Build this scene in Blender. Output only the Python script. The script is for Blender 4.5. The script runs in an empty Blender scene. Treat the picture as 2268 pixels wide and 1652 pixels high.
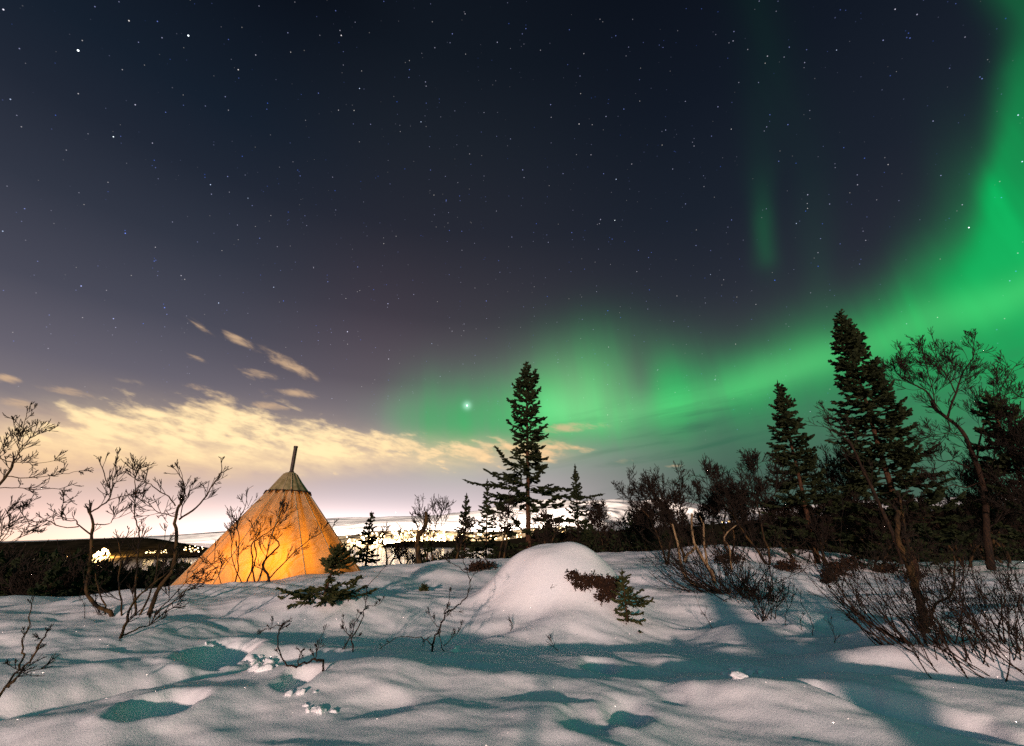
import bpy, math, random
import numpy as np
from mathutils import Vector, Matrix, Euler
R = math.radians
# ------------------------------------------------------------------ camera
scene = bpy.context.scene
COL = scene.collection
TH, F, CZ = R(20.6), 983.0, 1.4
cam_d = bpy.data.cameras.new('camera'); cam = bpy.data.objects.new('camera', cam_d); COL.objects.link(cam)
cam.location = (0, 0, CZ); cam.rotation_euler = (R(90)+TH, 0, 0)
cam_d.sensor_width = 36; cam_d.lens = 36*F/2267
cam_d.clip_start = .05; cam_d.clip_end = 60000
cam_d.dof.use_dof = True; cam_d.dof.focus_distance = 17; cam_d.dof.aperture_fstop = 2.0
scene.camera = cam
scene.view_settings.view_transform = 'Standard'; scene.view_settings.look = 'None'
scene.view_settings.exposure = 0; scene.view_settings.gamma = 1
cy = scene.cycles
cy.max_bounces = 6; cy.diffuse_bounces = 3; cy.glossy_bounces = 3; cy.transmission_bounces = 4
cy.sample_clamp_indirect = 4; cy.use_adaptive_sampling = False
cy.use_denoising = False

def ray(px, py):                       # direction of a picture point measured on a 2267 x 1652 print
    u, v = px-1133.5, py-826
    return u, F*math.cos(TH)+v*math.sin(TH), F*math.sin(TH)-v*math.cos(TH)
def P(px, py, Y, dx=0):
    x, y, z = ray(px, py); t = Y/y
    return Vector((x*t+dx, Y, CZ+z*t))
def AE(px, py):
    x, y, z = ray(px, py)
    return math.atan2(x, y), math.atan2(z, math.hypot(x, y))
def lin(r, g, b, k=1.0):
    f = lambda c: (c/255/12.92 if c/255 <= .04045 else ((c/255+.055)/1.055)**2.4)*k
    return (f(r), f(g), f(b), 1)

# ------------------------------------------------------------------ light: one low warm light from behind the camera
SUN_AZ, SUN_EL = R(9), R(5.4)          # direction of travel
sd = bpy.data.lights.new('moon', 'SUN'); sun = bpy.data.objects.new('moon', sd); COL.objects.link(sun)
sd.energy = 3.9; sd.angle = R(1.5); sd.color = (1, .68, .59)
sdir = Vector((math.sin(SUN_AZ)*math.cos(SUN_EL), math.cos(SUN_AZ)*math.cos(SUN_EL), -math.sin(SUN_EL)))
sun.rotation_euler = sdir.to_track_quat('-Z', 'Y').to_euler()

# ------------------------------------------------------------------ world: night sky with stars, aurora, town glow, clouds
world = bpy.data.worlds.new('World'); scene.world = world; world.use_nodes = True
NT = world.node_tree; NT.nodes.clear()
class G:
    def __init__(s, nt): s.nt = nt
    def n(s, t, **k):
        nd = s.nt.nodes.new(t)
        for a, b in k.items(): setattr(nd, a, b)
        return nd
    def put(s, sock, v):
        if isinstance(v, bpy.types.NodeSocket): s.nt.links.new(v, sock)
        elif v is not None: sock.default_value = v
    def m(s, op, a, b=None, c=None, clamp=False):
        nd = s.n('ShaderNodeMath', operation=op, use_clamp=clamp)
        s.put(nd.inputs[0], a); s.put(nd.inputs[1], b); s.put(nd.inputs[2], c)
        return nd.outputs[0]
    def vm(s, op, a, b=None, out=0, sc=None):
        nd = s.n('ShaderNodeVectorMath', operation=op)
        s.put(nd.inputs[0], a); s.put(nd.inputs[1], b)
        if sc is not None: s.put(nd.inputs[3], sc)
        return nd.outputs[out]
    def xyz(s, x, y, z):
        nd = s.n('ShaderNodeCombineXYZ'); s.put(nd.inputs[0], x); s.put(nd.inputs[1], y); s.put(nd.inputs[2], z)
        return nd.outputs[0]
    def sep(s, v):
        nd = s.n('ShaderNodeSeparateXYZ'); s.put(nd.inputs[0], v); return nd.outputs
    def rng(s, v, a, b, c=0.0, d=1.0, mode='SMOOTHSTEP'):
        nd = s.n('ShaderNodeMapRange', interpolation_type=mode)
        s.put(nd.inputs[0], v); s.put(nd.inputs[1], a); s.put(nd.inputs[2], b); s.put(nd.inputs[3], c); s.put(nd.inputs[4], d)
        return nd.outputs[0]
    def ramp(s, v, pts, interp='LINEAR'):
        nd = s.n('ShaderNodeValToRGB'); cr = nd.color_ramp; cr.interpolation = interp
        pts = sorted(pts, key=lambda p: p[0])
        while len(cr.elements) < len(pts): cr.elements.new(.5)
        for e, (p, c) in zip(cr.elements, pts): e.position = p; e.color = c
        s.put(nd.inputs[0], v); return nd.outputs[0]
    def curve(s, v, pts):
        nd = s.n('ShaderNodeFloatCurve'); cu = nd.mapping.curves[0]
        pts = sorted(pts)
        while len(cu.points) < len(pts): cu.points.new(.5, .5)
        for p, (x, y) in zip(cu.points, pts): p.location = (x, y); p.handle_type = 'AUTO_CLAMPED'
        nd.mapping.update(); s.put(nd.inputs[1], v); return nd.outputs[0]
    def noise(s, v, scale, detail=4, rough=.55, dist=0.0):
        nd = s.n('ShaderNodeTexNoise'); s.put(nd.inputs['Vector'], v)
        nd.inputs['Scale'].default_value = scale; nd.inputs['Detail'].default_value = detail
        nd.inputs['Roughness'].default_value = rough; nd.inputs['Distortion'].default_value = dist
        return nd.outputs[0]
    def mix(s, f, a, b, mode='MIX'):
        nd = s.n('ShaderNodeMix', data_type='RGBA', blend_type=mode)
        s.put(nd.inputs[0], f); s.put(nd.inputs[6], a); s.put(nd.inputs[7], b); return nd.outputs[2]
    def vmix(s, f, a, b):              # the same for vectors (keeps the shader small)
        nd = s.n('ShaderNodeMix', data_type='VECTOR')
        cut = lambda v: v if isinstance(v, bpy.types.NodeSocket) else tuple(v)[:3]
        s.put(nd.inputs[0], f); s.put(nd.inputs[4], cut(a)); s.put(nd.inputs[5], cut(b)); return nd.outputs[1]
    def scale(s, c, f): return s.vm('SCALE', c, None, 0, f)
    def add(s, a, b): return s.vm('ADD', a, b)
g = G(NT)
geo = g.n('ShaderNodeTexCoord').outputs['Generated']
D3 = g.vm('NORMALIZE', geo)
sx, sy, sz = g.sep(D3)
az = g.m('ARCTAN2', sx, sy); el = g.m('ARCSINE', sz)
aze = g.xyz(az, el, 0.0)
azn = g.m('MULTIPLY_ADD', az, 1/2.8, .5)           # -1.4..1.4 rad -> 0..1
eln = g.m('DIVIDE', el, 1.4, None, True)
nz = lambda a: (a+1.4)/2.8
def elcol(px, lst, gmul=1.0):
    return g.ramp(eln, [(AE(px, y)[1]/1.4, lin(*c)) for y, c in lst], 'LINEAR')
left = elcol(200, [(1195, (250, 198, 158)), (1150, (232, 190, 172)), (1080, (212, 184, 176)), (980, (192, 165, 156)), (900, (130, 122, 128)), (800, (104, 100, 112)),
                   (650, (74, 75, 89)), (450, (50, 55, 69)), (250, (33, 40, 54)), (60, (22, 32, 46)), (-500, (9, 14, 24))])
mid = elcol(900, [(1190, (246, 220, 222)), (1100, (205, 190, 194)), (1040, (178, 168, 170)), (950, (135, 125, 130)), (850, (92, 84, 93)),
                  (700, (60, 58, 67)), (500, (38, 41, 52)), (300, (28, 34, 44)), (100, (18, 25, 35)), (-500, (9, 14, 24))])
right = elcol(1750, [(1190, (66, 80, 72)), (1100, (72, 96, 86)), (1000, (66, 92, 82)), (900, (60, 70, 76)), (750, (50, 52, 62)), (600, (38, 42, 54)),
                     (400, (27, 34, 46)), (100, (18, 25, 37)), (-500, (9, 14, 24))])
wl = g.rng(az, AE(900, 900)[0], AE(250, 900)[0])
wr = g.rng(az, AE(1000, 900)[0], AE(1650, 900)[0])
base = g.vmix(wr, g.vmix(wl, mid, left), right)
def blob(px, py, sxp, syp, rot=0.0):
    """smooth spot on the sky: centre and half-sizes as seen from the clearing"""
    a0, e0 = AE(px, py); a1 = AE(px+sxp, py)[0]-a0; e1 = abs(AE(px, py-syp)[1]-e0)
    md = g.n('ShaderNodeMapping', vector_type='TEXTURE'); g.put(md.inputs[0], aze)
    md.inputs[1].default_value = (a0, e0, 0); md.inputs[2].default_value = (0, 0, rot); md.inputs[3].default_value = (a1, e1, 1)
    l2 = g.vm('DOT_PRODUCT', md.outputs[0], md.outputs[0], 1)
    return g.m('EXPONENT', g.m('MULTIPLY', l2, -.5))
def gauss(d, up, dn=None):
    if dn is None: q = g.m('DIVIDE', d, up)
    else:
        pos = g.m('GREATER_THAN', d, 0.0)
        w = g.m('ADD', g.m('MULTIPLY', pos, up), g.m('MULTIPLY', g.m('SUBTRACT', 1.0, pos), dn))
        q = g.m('DIVIDE', d, w)
    return g.m('EXPONENT', g.m('MULTIPLY', g.m('MULTIPLY', q, q), -.5))
def band(lst, el_in):
    """lst: px, py, sigma up, sigma down, strength"""
    A = [AE(p[0], p[1]) for p in lst]
    xs = [nz(a[0]) for a in A]
    ext = lambda v: [(0.0, v[0])] + list(zip(xs, v)) + [(1.0, v[-1])]
    c = g.curve(azn, ext([a[1] for a in A]))
    up = g.curve(azn, ext([AE(p[0], p[1]-p[2])[1]-a[1] for p, a in zip(lst, A)]))
    dn = g.curve(azn, ext([max(a[1]-AE(p[0], p[1]+p[3])[1], .004) for p, a in zip(lst, A)]))
    st = g.curve(azn, ext([p[4] for p in lst]))
    return g.m('MULTIPLY', gauss(g.m('SUBTRACT', el_in, c), up, dn), st)
def limb(lst, az_in):
    """px, py, sigma, strength, centre line as a function of height"""
    A = [AE(p[0], p[1]) for p in lst]
    xs = [a[1]/1.4 for a in A]
    o = sorted(range(len(lst)), key=lambda i: xs[i])
    ext = lambda v: [(0.0, v[o[0]])] + [(xs[i], v[i]) for i in o] + [(1.0, v[o[-1]])]
    c = g.curve(eln, ext([nz(a[0]) for a in A]))
    sl = g.curve(eln, ext([AE(p[0]+p[2], p[1])[0]-a[0] for p, a in zip(lst, A)]))
    sr = g.curve(eln, ext([AE(p[0]+p[3], p[1])[0]-a[0] for p, a in zip(lst, A)]))
    st = g.curve(eln, ext([p[4] for p in lst]))
    d = g.m('SUBTRACT', az_in, g.m('MULTIPLY_ADD', c, 2.8, -1.4))
    return g.m('MULTIPLY', gauss(d, sr, sl), st)
nz1 = g.noise(g.vm('MULTIPLY', aze, (3.0, 2.0, 1)), 1.6, 3, .5)
eld = g.m('ADD', el, g.m('MULTIPLY', g.m('SUBTRACT', nz1, .5), .05))
azd = g.m('ADD', az, g.m('MULTIPLY', g.m('SUBTRACT', nz1, .5), .08))
A = band([(800, 905, 40, 40, 0), (860, 925, 50, 45, .16), (1000, 935, 60, 55, .50), (1200, 930, 62, 48, .54), (1350, 935, 65, 38, .42), (1500, 905, 60, 45, .44),
          (1650, 865, 60, 60, .42), (1800, 810, 65, 90, .44), (1950, 750, 62, 150, .54), (2100, 690, 95, 220, .60), (2267, 620, 150, 290, .66)], eld)
core = band([(1100, 940, 20, 20, 0), (1250, 925, 30, 25, .12), (1450, 915, 30, 20, .2), (1600, 875, 34, 20, .26), (1750, 820, 36, 24, .30), (1900, 770, 36, 30, .24), (2100, 700, 32, 34, .22), (2267, 655, 30, 34, .22)], eld)
B = limb([(2262, 0, 60, 120, .16), (2262, 150, 55, 110, .36), (2250, 260, 50, 100, .52), (2212, 390, 36, 100, .58), (2200, 480, 38, 200, .50), (2190, 570, 60, 200, .30), (2170, 680, 80, 200, .08), (2120, 800, 120, 200, 0)], az)
Cc = limb([(1650, 0, 40, 40, .004), (1680, 200, 38, 40, .008), (1682, 350, 30, 34, .014), (1686, 440, 20, 20, .05), (1690, 510, 18, 18, .10), (1696, 560, 20, 18, .09), (1705, 610, 26, 26, .016), (1720, 680, 40, 60, .0)], az)
C2 = limb([(1770, 300, 30, 50, .006), (1800, 500, 40, 40, .014), (1812, 620, 30, 30, .024), (1820, 700, 40, 40, .02), (1830, 760, 40, 40, 0)], az)
bl = [(1275, 860, 75, 55, .42), (1215, 915, 70, 34, .18), (1345, 800, 50, 60, .12), (1490, 850, 45, 45, .18), (1290, 770, 90, 50, .10), (2195, 420, 30, 34, .12),
      (1500, 800, 60, 50, .07), (880, 920, 50, 30, .10), (1230, 900, 190, 60, .10), (1400, 985, 260, 34, .10)]
S = g.m('ADD', g.m('ADD', A, B), g.m('ADD', Cc, C2))
for b in bl: S = g.m('ADD', S, g.m('MULTIPLY', blob(*b[:4]), b[4]))
rays = g.noise(g.xyz(g.m('MULTIPLY_ADD', el, .9, g.m('MULTIPLY', az, 9.0)), g.m('MULTIPLY', el, 1.1), 2.0), 1.0, 3, .6, .4)
S = g.m('MULTIPLY', S, g.rng(rays, .25, .75, .72, 1.24))
S = g.m('MULTIPLY', S, g.m('SUBTRACT', 1.0, g.m('MULTIPLY', blob(1418, 835, 20, 60), .38)))
aur = g.add(g.scale(lin(0, 190, 96)[:3], g.m('MULTIPLY', S, 1.0)), g.scale(lin(120, 250, 140)[:3], g.m('MULTIPLY', core, .8)))
wash = g.m('MULTIPLY', blob(1330, 900, 360, 110), .05)
aur = g.add(aur, g.scale((.6, .8, .6), wash))
extra = g.m('MULTIPLY', blob(1275, 880, 90, 60), .16)
aur = g.add(aur, g.scale((.75, .75, .5), extra))
# town glow along the skyline
glow = g.scale((1, .82, .78), g.m('MULTIPLY', blob(720, 1200, 300, 42), 1.2))
glow = g.add(glow, g.scale((1, .80, .82), g.m('MULTIPLY', blob(560, 1215, 420, 75), .17)))
glow = g.add(glow, g.scale((.5, .12, .35), g.m('MULTIPLY', blob(830, 740, 120, 120), .016)))
sky = g.add(aur, glow)
sky = g.add(sky, g.scale((.031, .094, .130), g.rng(sy, .33, -.15)))  # teal fill added overhead and behind the camera to lift the snow shadows
# stars
def stars(scale, rad, thr, gain, pw):
    vo = g.n('ShaderNodeTexVoronoi', voronoi_dimensions='3D', feature='F1')
    g.put(vo.inputs['Vector'], D3); vo.inputs['Scale'].default_value = scale
    dd = g.m('DIVIDE', vo.outputs['Distance'], scale)
    cr, cg, cb = g.sep(vo.outputs['Position'])
    cr = g.m('FRACT', g.m('MULTIPLY', cr, 37.7)); cg = g.m('FRACT', g.m('MULTIPLY', cg, 23.3))
    spot = g.rng(dd, rad, rad*.35)
    br = g.m('MULTIPLY', g.m('POWER', g.rng(cr, thr, 1.0, 0, 1, 'LINEAR'), pw), gain)
    col = g.vmix(cg, lin(70, 120, 255), lin(255, 246, 235))
    return g.scale(col, g.m('MULTIPLY', spot, br))
st = g.add(stars(45, .00115, .40, 1.7, 2.4), stars(115, .0010, .42, .75, 1.7))
fade = g.rng(el, .10, .45)
sky = g.add(sky, g.scale(st, fade))
BR = [(173,112,3.5,2.1),(417,79,3,1.9),(251,303,2,1.4),(484,671,1.5,1.3),(466,409,1.5,1.3),(606,636,1.2,1.2),(796,196,1.4,1.2),(932,270,1.2,1.2),
      (1364,397,1.6,1.2),(1361,488,2,1.2),(1034,898,5,2.4),(1583,841,1.5,1.2),(2145,504,2.5,1.5),(1763,495,1.2,1.1),(2254,255,1.5,1.3),(2263,358,1.5,1.3),
      (956,761,1,1.1),(23,220,.8,1.4),(6,512,.8,1.4),(549,439,.8,1.1),(1573,608,.9,1.1),(1852,111,.9,1.1)]
def bright(sel):
    acc = None
    for px, py, br, rr in sel:
        d = Vector(ray(px, py)).normalized()
        q = g.rng(g.vm('DISTANCE', D3, tuple(d), 1), .00072*rr, .0003*rr, 0.0, br)
        acc = q if acc is None else g.m('MAXIMUM', acc, q)
    return acc
sky = g.add(sky, g.scale((.85, .95, 1), bright([b for b in BR if b[2] > 1.9])))
sky = g.add(sky, g.scale((.6, .72, 1), bright([b for b in BR if b[2] <= 1.9])))
sky = g.add(sky, g.scale((.6, 1, .85), g.m('MULTIPLY', blob(1034, 898, 6, 6), .5)))
sky = g.add(sky, g.scale(base, g.rng(S, .0, .8, 1.0, .25)))
# clouds lit from below by the town
cx, cyy = az, g.m('MULTIPLY', el, 1.0)
slope = g.m('ADD', el, g.m('MULTIPLY', az, .16))
cv = g.xyz(g.m('MULTIPLY', az, 11.0), g.m('MULTIPLY', slope, 32.0), 0.0)
n1 = g.noise(cv, 1.0, 6, .55, .15)
n2 = g.noise(g.vm('ADD', cv, (7.3, 2.1, 0)), 2.6, 5, .6, .2)
nn = g.m('ADD', g.m('MULTIPLY', g.m('SUBTRACT', n1, .5), 1.7), g.m('MULTIPLY', g.m('SUBTRACT', n2, .5), .7))
cm = band([(-60, 965, 40, 60, .5), (60, 955, 40, 60, .7), (130, 950, 48, 60, .85), (300, 950, 60, 60, 1.0), (450, 955, 60, 60, 1.05), (600, 975, 50, 50, 1.05), (700, 982, 42, 44, 1.0),
           (850, 990, 28, 36, 1.0), (1000, 1000, 20, 28, .9), (1150, 1002, 20, 22, .95), (1280, 994, 15, 14, .75), (1400, 990, 6, 6, 0)], el)
low = band([(-60, 1000, 60, 50, .7), (0, 1000, 60, 50, .8), (200, 1000, 60, 42, .95), (600, 1008, 45, 32, .95), (900, 1010, 26, 24, .7), (1100, 1008, 22, 20, .55), (1250, 1000, 16, 14, .25), (1360, 1000, 10, 10, 0)], el)
cden = g.rng(g.m('ADD', cm, g.m('MULTIPLY', nn, 1.5)), .25, 1.15)
cden = g.m('MULTIPLY', cden, g.rng(cm, .06, .35))
cden = g.m('MAXIMUM', cden, g.m('MULTIPLY', low, g.rng(nn, -.7, .3, .38, 1.0)))
wv = g.noise(g.xyz(g.m('MULTIPLY', az, 11.0), g.m('MULTIPLY', slope, 30.0), 5.0), 1.0, 4, .6, .3)
wv2 = g.noise(g.xyz(g.m('MULTIPLY', az, 26.0), g.m('MULTIPLY', g.m('ADD', el, g.m('MULTIPLY', az, .22)), 80.0), 9.0), 1.0, 5, .62, .6)
sm = None
for b in [(440, 722, 34, 9, -.4), (520, 750, 44, 8, -.25), (430, 790, 34, 8, -.1), (640, 808, 62, 15, -.35), (575, 832, 58, 11, -.12), (430, 856, 34, 10, 0),
          (655, 870, 46, 9, 0), (600, 900, 66, 9, 0), (15, 838, 36, 11, 0), (150, 868, 60, 9, -.1), (30, 890, 60, 14, 0)]:
    q = blob(b[0], b[1], b[2]*.72, b[3]*.75, b[4])
    sm = q if sm is None else g.m('MAXIMUM', sm, q)
for b in [(1380, 1022, 20, 5), (1490, 1032, 22, 3), (1250, 948, 70, 8)]:
    sm = g.m('MAXIMUM', sm, g.m('MULTIPLY', blob(b[0], b[1], b[2]*.8, b[3], .0), .9))
wn = g.m('ADD', g.m('MULTIPLY', g.m('SUBTRACT', wv, .5), 2.0), g.m('MULTIPLY', g.m('SUBTRACT', wv2, .5), 1.5))
scl = g.m('MULTIPLY', g.rng(g.m('ADD', sm, wn), .30, 1.30), .70)
scl = g.m('MULTIPLY', scl, g.rng(sm, .04, .45))
ccol = g.vmix(g.m('MULTIPLY', blob(540, 965, 480, 80), g.rng(nn, -.6, .4, .55, 1.0)), lin(240, 188, 140), lin(255, 228, 176, 1.2))
sky = g.vmix(g.m('MAXIMUM', cden, 0.0), sky, ccol)
sky = g.vmix(scl, sky, lin(228, 190, 150))
# thin dark streaks of cloud under the green light
dk = g.noise(g.xyz(g.m('MULTIPLY', az, 4.0), g.m('MULTIPLY', g.m('SUBTRACT', el, g.m('MULTIPLY', az, .12)), 34.0), 3.0), 1.0, 4, .55, .3)
dm = g.m('MULTIPLY', g.rng(dk, .48, .72), blob(1700, 960, 420, 62))
sky = g.vmix(g.m('MULTIPLY', dm, .75), sky, lin(58, 108, 84))
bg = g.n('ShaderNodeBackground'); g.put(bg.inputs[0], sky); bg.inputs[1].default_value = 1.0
lowbg = g.n('ShaderNodeBackground'); lowbg.inputs[0].default_value = (.03, .03, .035, 1)
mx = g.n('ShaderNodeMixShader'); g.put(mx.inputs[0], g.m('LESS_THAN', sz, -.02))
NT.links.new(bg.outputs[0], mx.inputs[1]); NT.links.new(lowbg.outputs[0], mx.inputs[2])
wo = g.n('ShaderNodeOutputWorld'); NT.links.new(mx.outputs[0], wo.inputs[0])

# ------------------------------------------------------------------ helpers
def tag(o, label=None, cat=None, group=None, kind=None):
    for k, v in (('label', label), ('category', cat), ('group', group), ('kind', kind)):
        if v: o[k] = v
    return o
def empty(name, loc, label, cat, group=None):
    o = bpy.data.objects.new(name, None); COL.objects.link(o); o.location = loc
    o.empty_display_size = .2
    return tag(o, label, cat, group)
def mesh_obj(name, verts, faces, mat, parent=None, smooth=True, loc=None):
    """verts: (n,3) array in world space; faces: one index array (m,k) or a list of them"""
    if not isinstance(faces, list): faces = [faces]
    verts = np.asarray(verts, dtype=np.float32)
    off = np.array(parent.location if parent is not None else (loc if loc is not None else (0, 0, 0)), dtype=np.float32)
    verts = verts-off
    me = bpy.data.meshes.new(name)
    me.vertices.add(len(verts)); me.vertices.foreach_set('co', verts.ravel())
    faces = [np.asarray(f, dtype=np.int32) for f in faces if len(f)]
    li = np.concatenate([f.ravel() for f in faces]); cnt = np.concatenate([np.full(len(f), f.shape[1], dtype=np.int32) for f in faces])
    me.loops.add(len(li)); me.loops.foreach_set('vertex_index', li)
    me.polygons.add(len(cnt)); st = np.concatenate([[0], np.cumsum(cnt)[:-1]]).astype(np.int32)
    me.polygons.foreach_set('loop_start', st)
    me.polygons.foreach_set('use_smooth', np.full(len(cnt), smooth))
    me.update(calc_edges=True); me.validate()
    if mat: me.materials.append(mat)
    o = bpy.data.objects.new(name, me); COL.objects.link(o)
    if parent is not None: o.parent = parent
    elif loc is not None: o.location = loc
    return o
def smooth01(t): t = np.clip(t, 0, 1); return t*t*(3-2*t)
_L = np.random.RandomState(7).rand(256, 256)
def vnoise(x, y):
    xi = np.floor(x).astype(int); yi = np.floor(y).astype(int); fx = x-xi; fy = y-yi
    fx = fx*fx*fx*(fx*(fx*6-15)+10); fy = fy*fy*fy*(fy*(fy*6-15)+10)
    a = _L[xi & 255, yi & 255]; b = _L[(xi+1) & 255, yi & 255]; c = _L[xi & 255, (yi+1) & 255]; d = _L[(xi+1) & 255, (yi+1) & 255]
    return (a*(1-fx)+b*fx)*(1-fy)+(c*(1-fx)+d*fx)*fy-.5
def fbm(x, y, o=4, g_=.5):
    s = 0; a = 1.0
    for i in range(o): s = s+a*vnoise(x*2**i+17.3*i, y*2**i+9.1*i); a *= g_
    return s

# ------------------------------------------------------------------ materials
def material(name):
    m = bpy.data.materials.new(name); m.use_nodes = True; nt = m.node_tree
    return m, G(nt), nt.nodes['Principled BSDF'], nt
def mat_snow():
    m, q, b, nt = material('snow')
    tc = q.n('ShaderNodeTexCoord').outputs['Object']
    a = q.noise(tc, 1.3, 3); c = q.noise(tc, 14.0, 4, .6); f = q.noise(tc, 85.0, 4, .75)
    col = q.mix(q.rng(a, .3, .7), (.74, .77, .81, 1), (.82, .83, .85, 1))
    q.put(b.inputs['Base Color'], col); b.inputs['Roughness'].default_value = .7
    b.inputs['Specular IOR Level'].default_value = .25
    bp = q.n('ShaderNodeBump'); bp.inputs['Strength'].default_value = .5; bp.inputs['Distance'].default_value = .03
    q.put(bp.inputs['Height'], q.m('ADD', q.m('MULTIPLY', c, .34), q.m('MULTIPLY', f, .34)))
    q.put(b.inputs['Normal'], bp.outputs[0])
    # scattered ice crystals that catch the light, each with its own tilt
    vo = q.n('ShaderNodeTexVoronoi', voronoi_dimensions='3D', feature='F1'); q.put(vo.inputs['Vector'], tc); vo.inputs['Scale'].default_value = 34
    r_, g_, b_ = q.sep(q.vm('MULTIPLY', vo.outputs['Color'], (1, 1, 1)))
    spot = q.m('MULTIPLY', q.m('GREATER_THAN', r_, .978), q.m('LESS_THAN', vo.outputs['Distance'], .20))
    gl = q.n('ShaderNodeBsdfGlossy'); gl.inputs['Roughness'].default_value = .42; gl.inputs[0].default_value = (.9, .9, .9, 1)
    tilt = q.vm('NORMALIZE', q.xyz(q.m('MULTIPLY_ADD', g_, 1.6, -.95), q.m('MULTIPLY_ADD', b_, -1.3, -.35), .35))
    q.put(gl.inputs['Normal'], tilt)
    ms = q.n('ShaderNodeMixShader'); q.put(ms.inputs[0], spot)
    nt.links.new(b.outputs[0], ms.inputs[1]); nt.links.new(gl.outputs[0], ms.inputs[2]); nt.links.new(ms.outputs[0], nt.nodes['Material Output'].inputs[0])
    return m
def mat_plain(name, c1, c2, scale=8, rough=.9, bump=.3, spec=.2, stretch=(1, 1, 1)):
    m, q, b, nt = material(name)
    tc = q.vm('MULTIPLY', q.n('ShaderNodeTexCoord').outputs['Object'], stretch)
    a = q.noise(tc, scale, 5, .6)
    q.put(b.inputs['Base Color'], q.mix(q.rng(a, .35, .65), (*c1, 1), (*c2, 1)))
    b.inputs['Roughness'].default_value = rough; b.inputs['Specular IOR Level'].default_value = spec
    if bump:
        bp = q.n('ShaderNodeBump'); bp.inputs['Strength'].default_value = bump; bp.inputs['Distance'].default_value = .02
        q.put(bp.inputs['Height'], a); q.put(b.inputs['Normal'], bp.outputs[0])
    return m
def mat_emit(name, col, s):
    m, q, b, nt = material(name)
    b.inputs['Base Color'].default_value = (.8, .8, .8, 1)
    b.inputs['Emission Color'].default_value = (*col, 1); b.inputs['Emission Strength'].default_value = s
    return m
SNOW = mat_snow()
BARK_DARK = mat_plain('bark_dark', (.007, .004, .003), (.028, .015, .007), 30, stretch=(1, 1, .3))
BARK_BIRCH = mat_plain('bark_birch', (.004, .003, .002), (.060, .034, .011), 7, stretch=(1, 1, .5))
BARK_SPRUCE = mat_plain('bark_spruce', (.02, .009, .005), (.065, .032, .014), 22, stretch=(1, 1, .4))
BARK_PALE = mat_plain('wood_dead', (.05, .03, .015), (.24, .17, .09), 14, stretch=(1, 1, .25))
TWIG = mat_plain('twig_bark', (.006, .004, .003), (.018, .011, .006), 40, bump=0)
NEEDLE = mat_plain('needles', (.005, .009, .003), (.017, .024, .007), 6, .8, 0, .15)
NEEDLE2 = mat_plain('needles_lit', (.012, .017, .005), (.040, .042, .012), 9, .8, 0, .15)  # lighter needle copy for near spruces, lit look put into the colour
HEATH = mat_plain('heather', (.010, .005, .003), (.045, .021, .009), 20, .9, 0)
FOREST = mat_plain('forest_floor', (.010, .009, .006), (.028, .022, .014), .05, 1, 0, 0)
PIPE = mat_plain('stove_pipe', (.012, .007, .005), (.032, .018, .011), 12, .6, .1, .4)

# ------------------------------------------------------------------ ground
def ctl(px, py, Y): p = P(px, py, Y); return (p.x, p.y, p.z)
CP = [ctl(0, 1325, 12.7), ctl(200, 1323, 13), ctl(400, 1298, 13), ctl(560, 1289, 13), ctl(700, 1277, 13.3), ctl(790, 1267, 14.3), ctl(870, 1259, 15.2),
      ctl(960, 1252, 16), ctl(1060, 1262, 15), ctl(1400, 1240, 16), ctl(1500, 1225, 17), ctl(1650, 1217, 17), ctl(1800, 1236, 17), ctl(1950, 1253, 16), ctl(2100, 1253, 15), ctl(2267, 1252, 14),
      (-7.5, 15.2, .12), (-9.5, 17, .0), (-16, 14, -.2),
      (0, 4, .02), (-4, 4, 0), (4, 4, .0), (0, 5.5, .06), (-3, 5.3, .03), (3.4, 5.2, .05), (-6.5, 6, .08), (6.5, 6, .1),
      (0, 7.6, -.05), (3, 7.8, -.06), (6, 7.6, .0), (-3, 7.4, .10), (-7, 8.8, .16), (-3.5, 9.5, .26), (1, 10, .16), (4.5, 10, .2), (8, 9, .22), (-10.5, 9, .05),
      (-2.5, 12, .38), (3.4, 13, .42), (8, 12.5, .45), (12, 12, .5), (14, 8, .3), (-13, 6, 0),
      (-8, -6, 0), (8, -6, 0), (0, -6, 0), (0, 0, 0), (-16, 0, -.1), (16, 0, .1), (0, -20, 0), (-25, 4, -.4), (25, 6, .5)]
CP = np.array(CP)
def _tps(cp):
    n = len(cp); d = np.hypot(cp[:, None, 0]-cp[None, :, 0], cp[:, None, 1]-cp[None, :, 1])
    K = np.where(d > 0, d*d*np.log(d+1e-9), 0)+np.eye(n)*.02
    Pm = np.c_[np.ones(n), cp[:, :2]]
    return np.linalg.solve(np.block([[K, Pm], [Pm.T, np.zeros((3, 3))]]), np.r_[cp[:, 2], 0, 0, 0])
_W = _tps(CP)
def tps(x, y):
    s = _W[-3]+_W[-2]*x+_W[-1]*y
    for w, c in zip(_W[:-3], CP):
        d2 = (x-c[0])**2+(y-c[1])**2+1e-9; s = s+w*.5*d2*np.log(d2)
    return s
_az = np.array([-3.2, AE(-400, 1300)[0], AE(0, 1300)[0], AE(330, 1300)[0], AE(400, 1300)[0], AE(800, 1300)[0], AE(880, 1300)[0], AE(1000, 1300)[0], AE(1400, 1300)[0], AE(2267, 1300)[0], 1.6, 3.2])
_rc = np.array([30, 19, 17.5, 17.2, 20.5, 20.5, 18.5, 17.5, 18.5, 22, 26, 30.])
_sl = np.array([.05, .3, .32, .32, .30, .26, .22, .20, .14, .10, .06, .05])
def W0(px, py, z=0.0):                    # where the view through a picture point meets the level z
    x, y, zz = ray(px, py); t = (z-CZ)/zz; return x*t, y*t
MC = (.94, 10.0)
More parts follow.
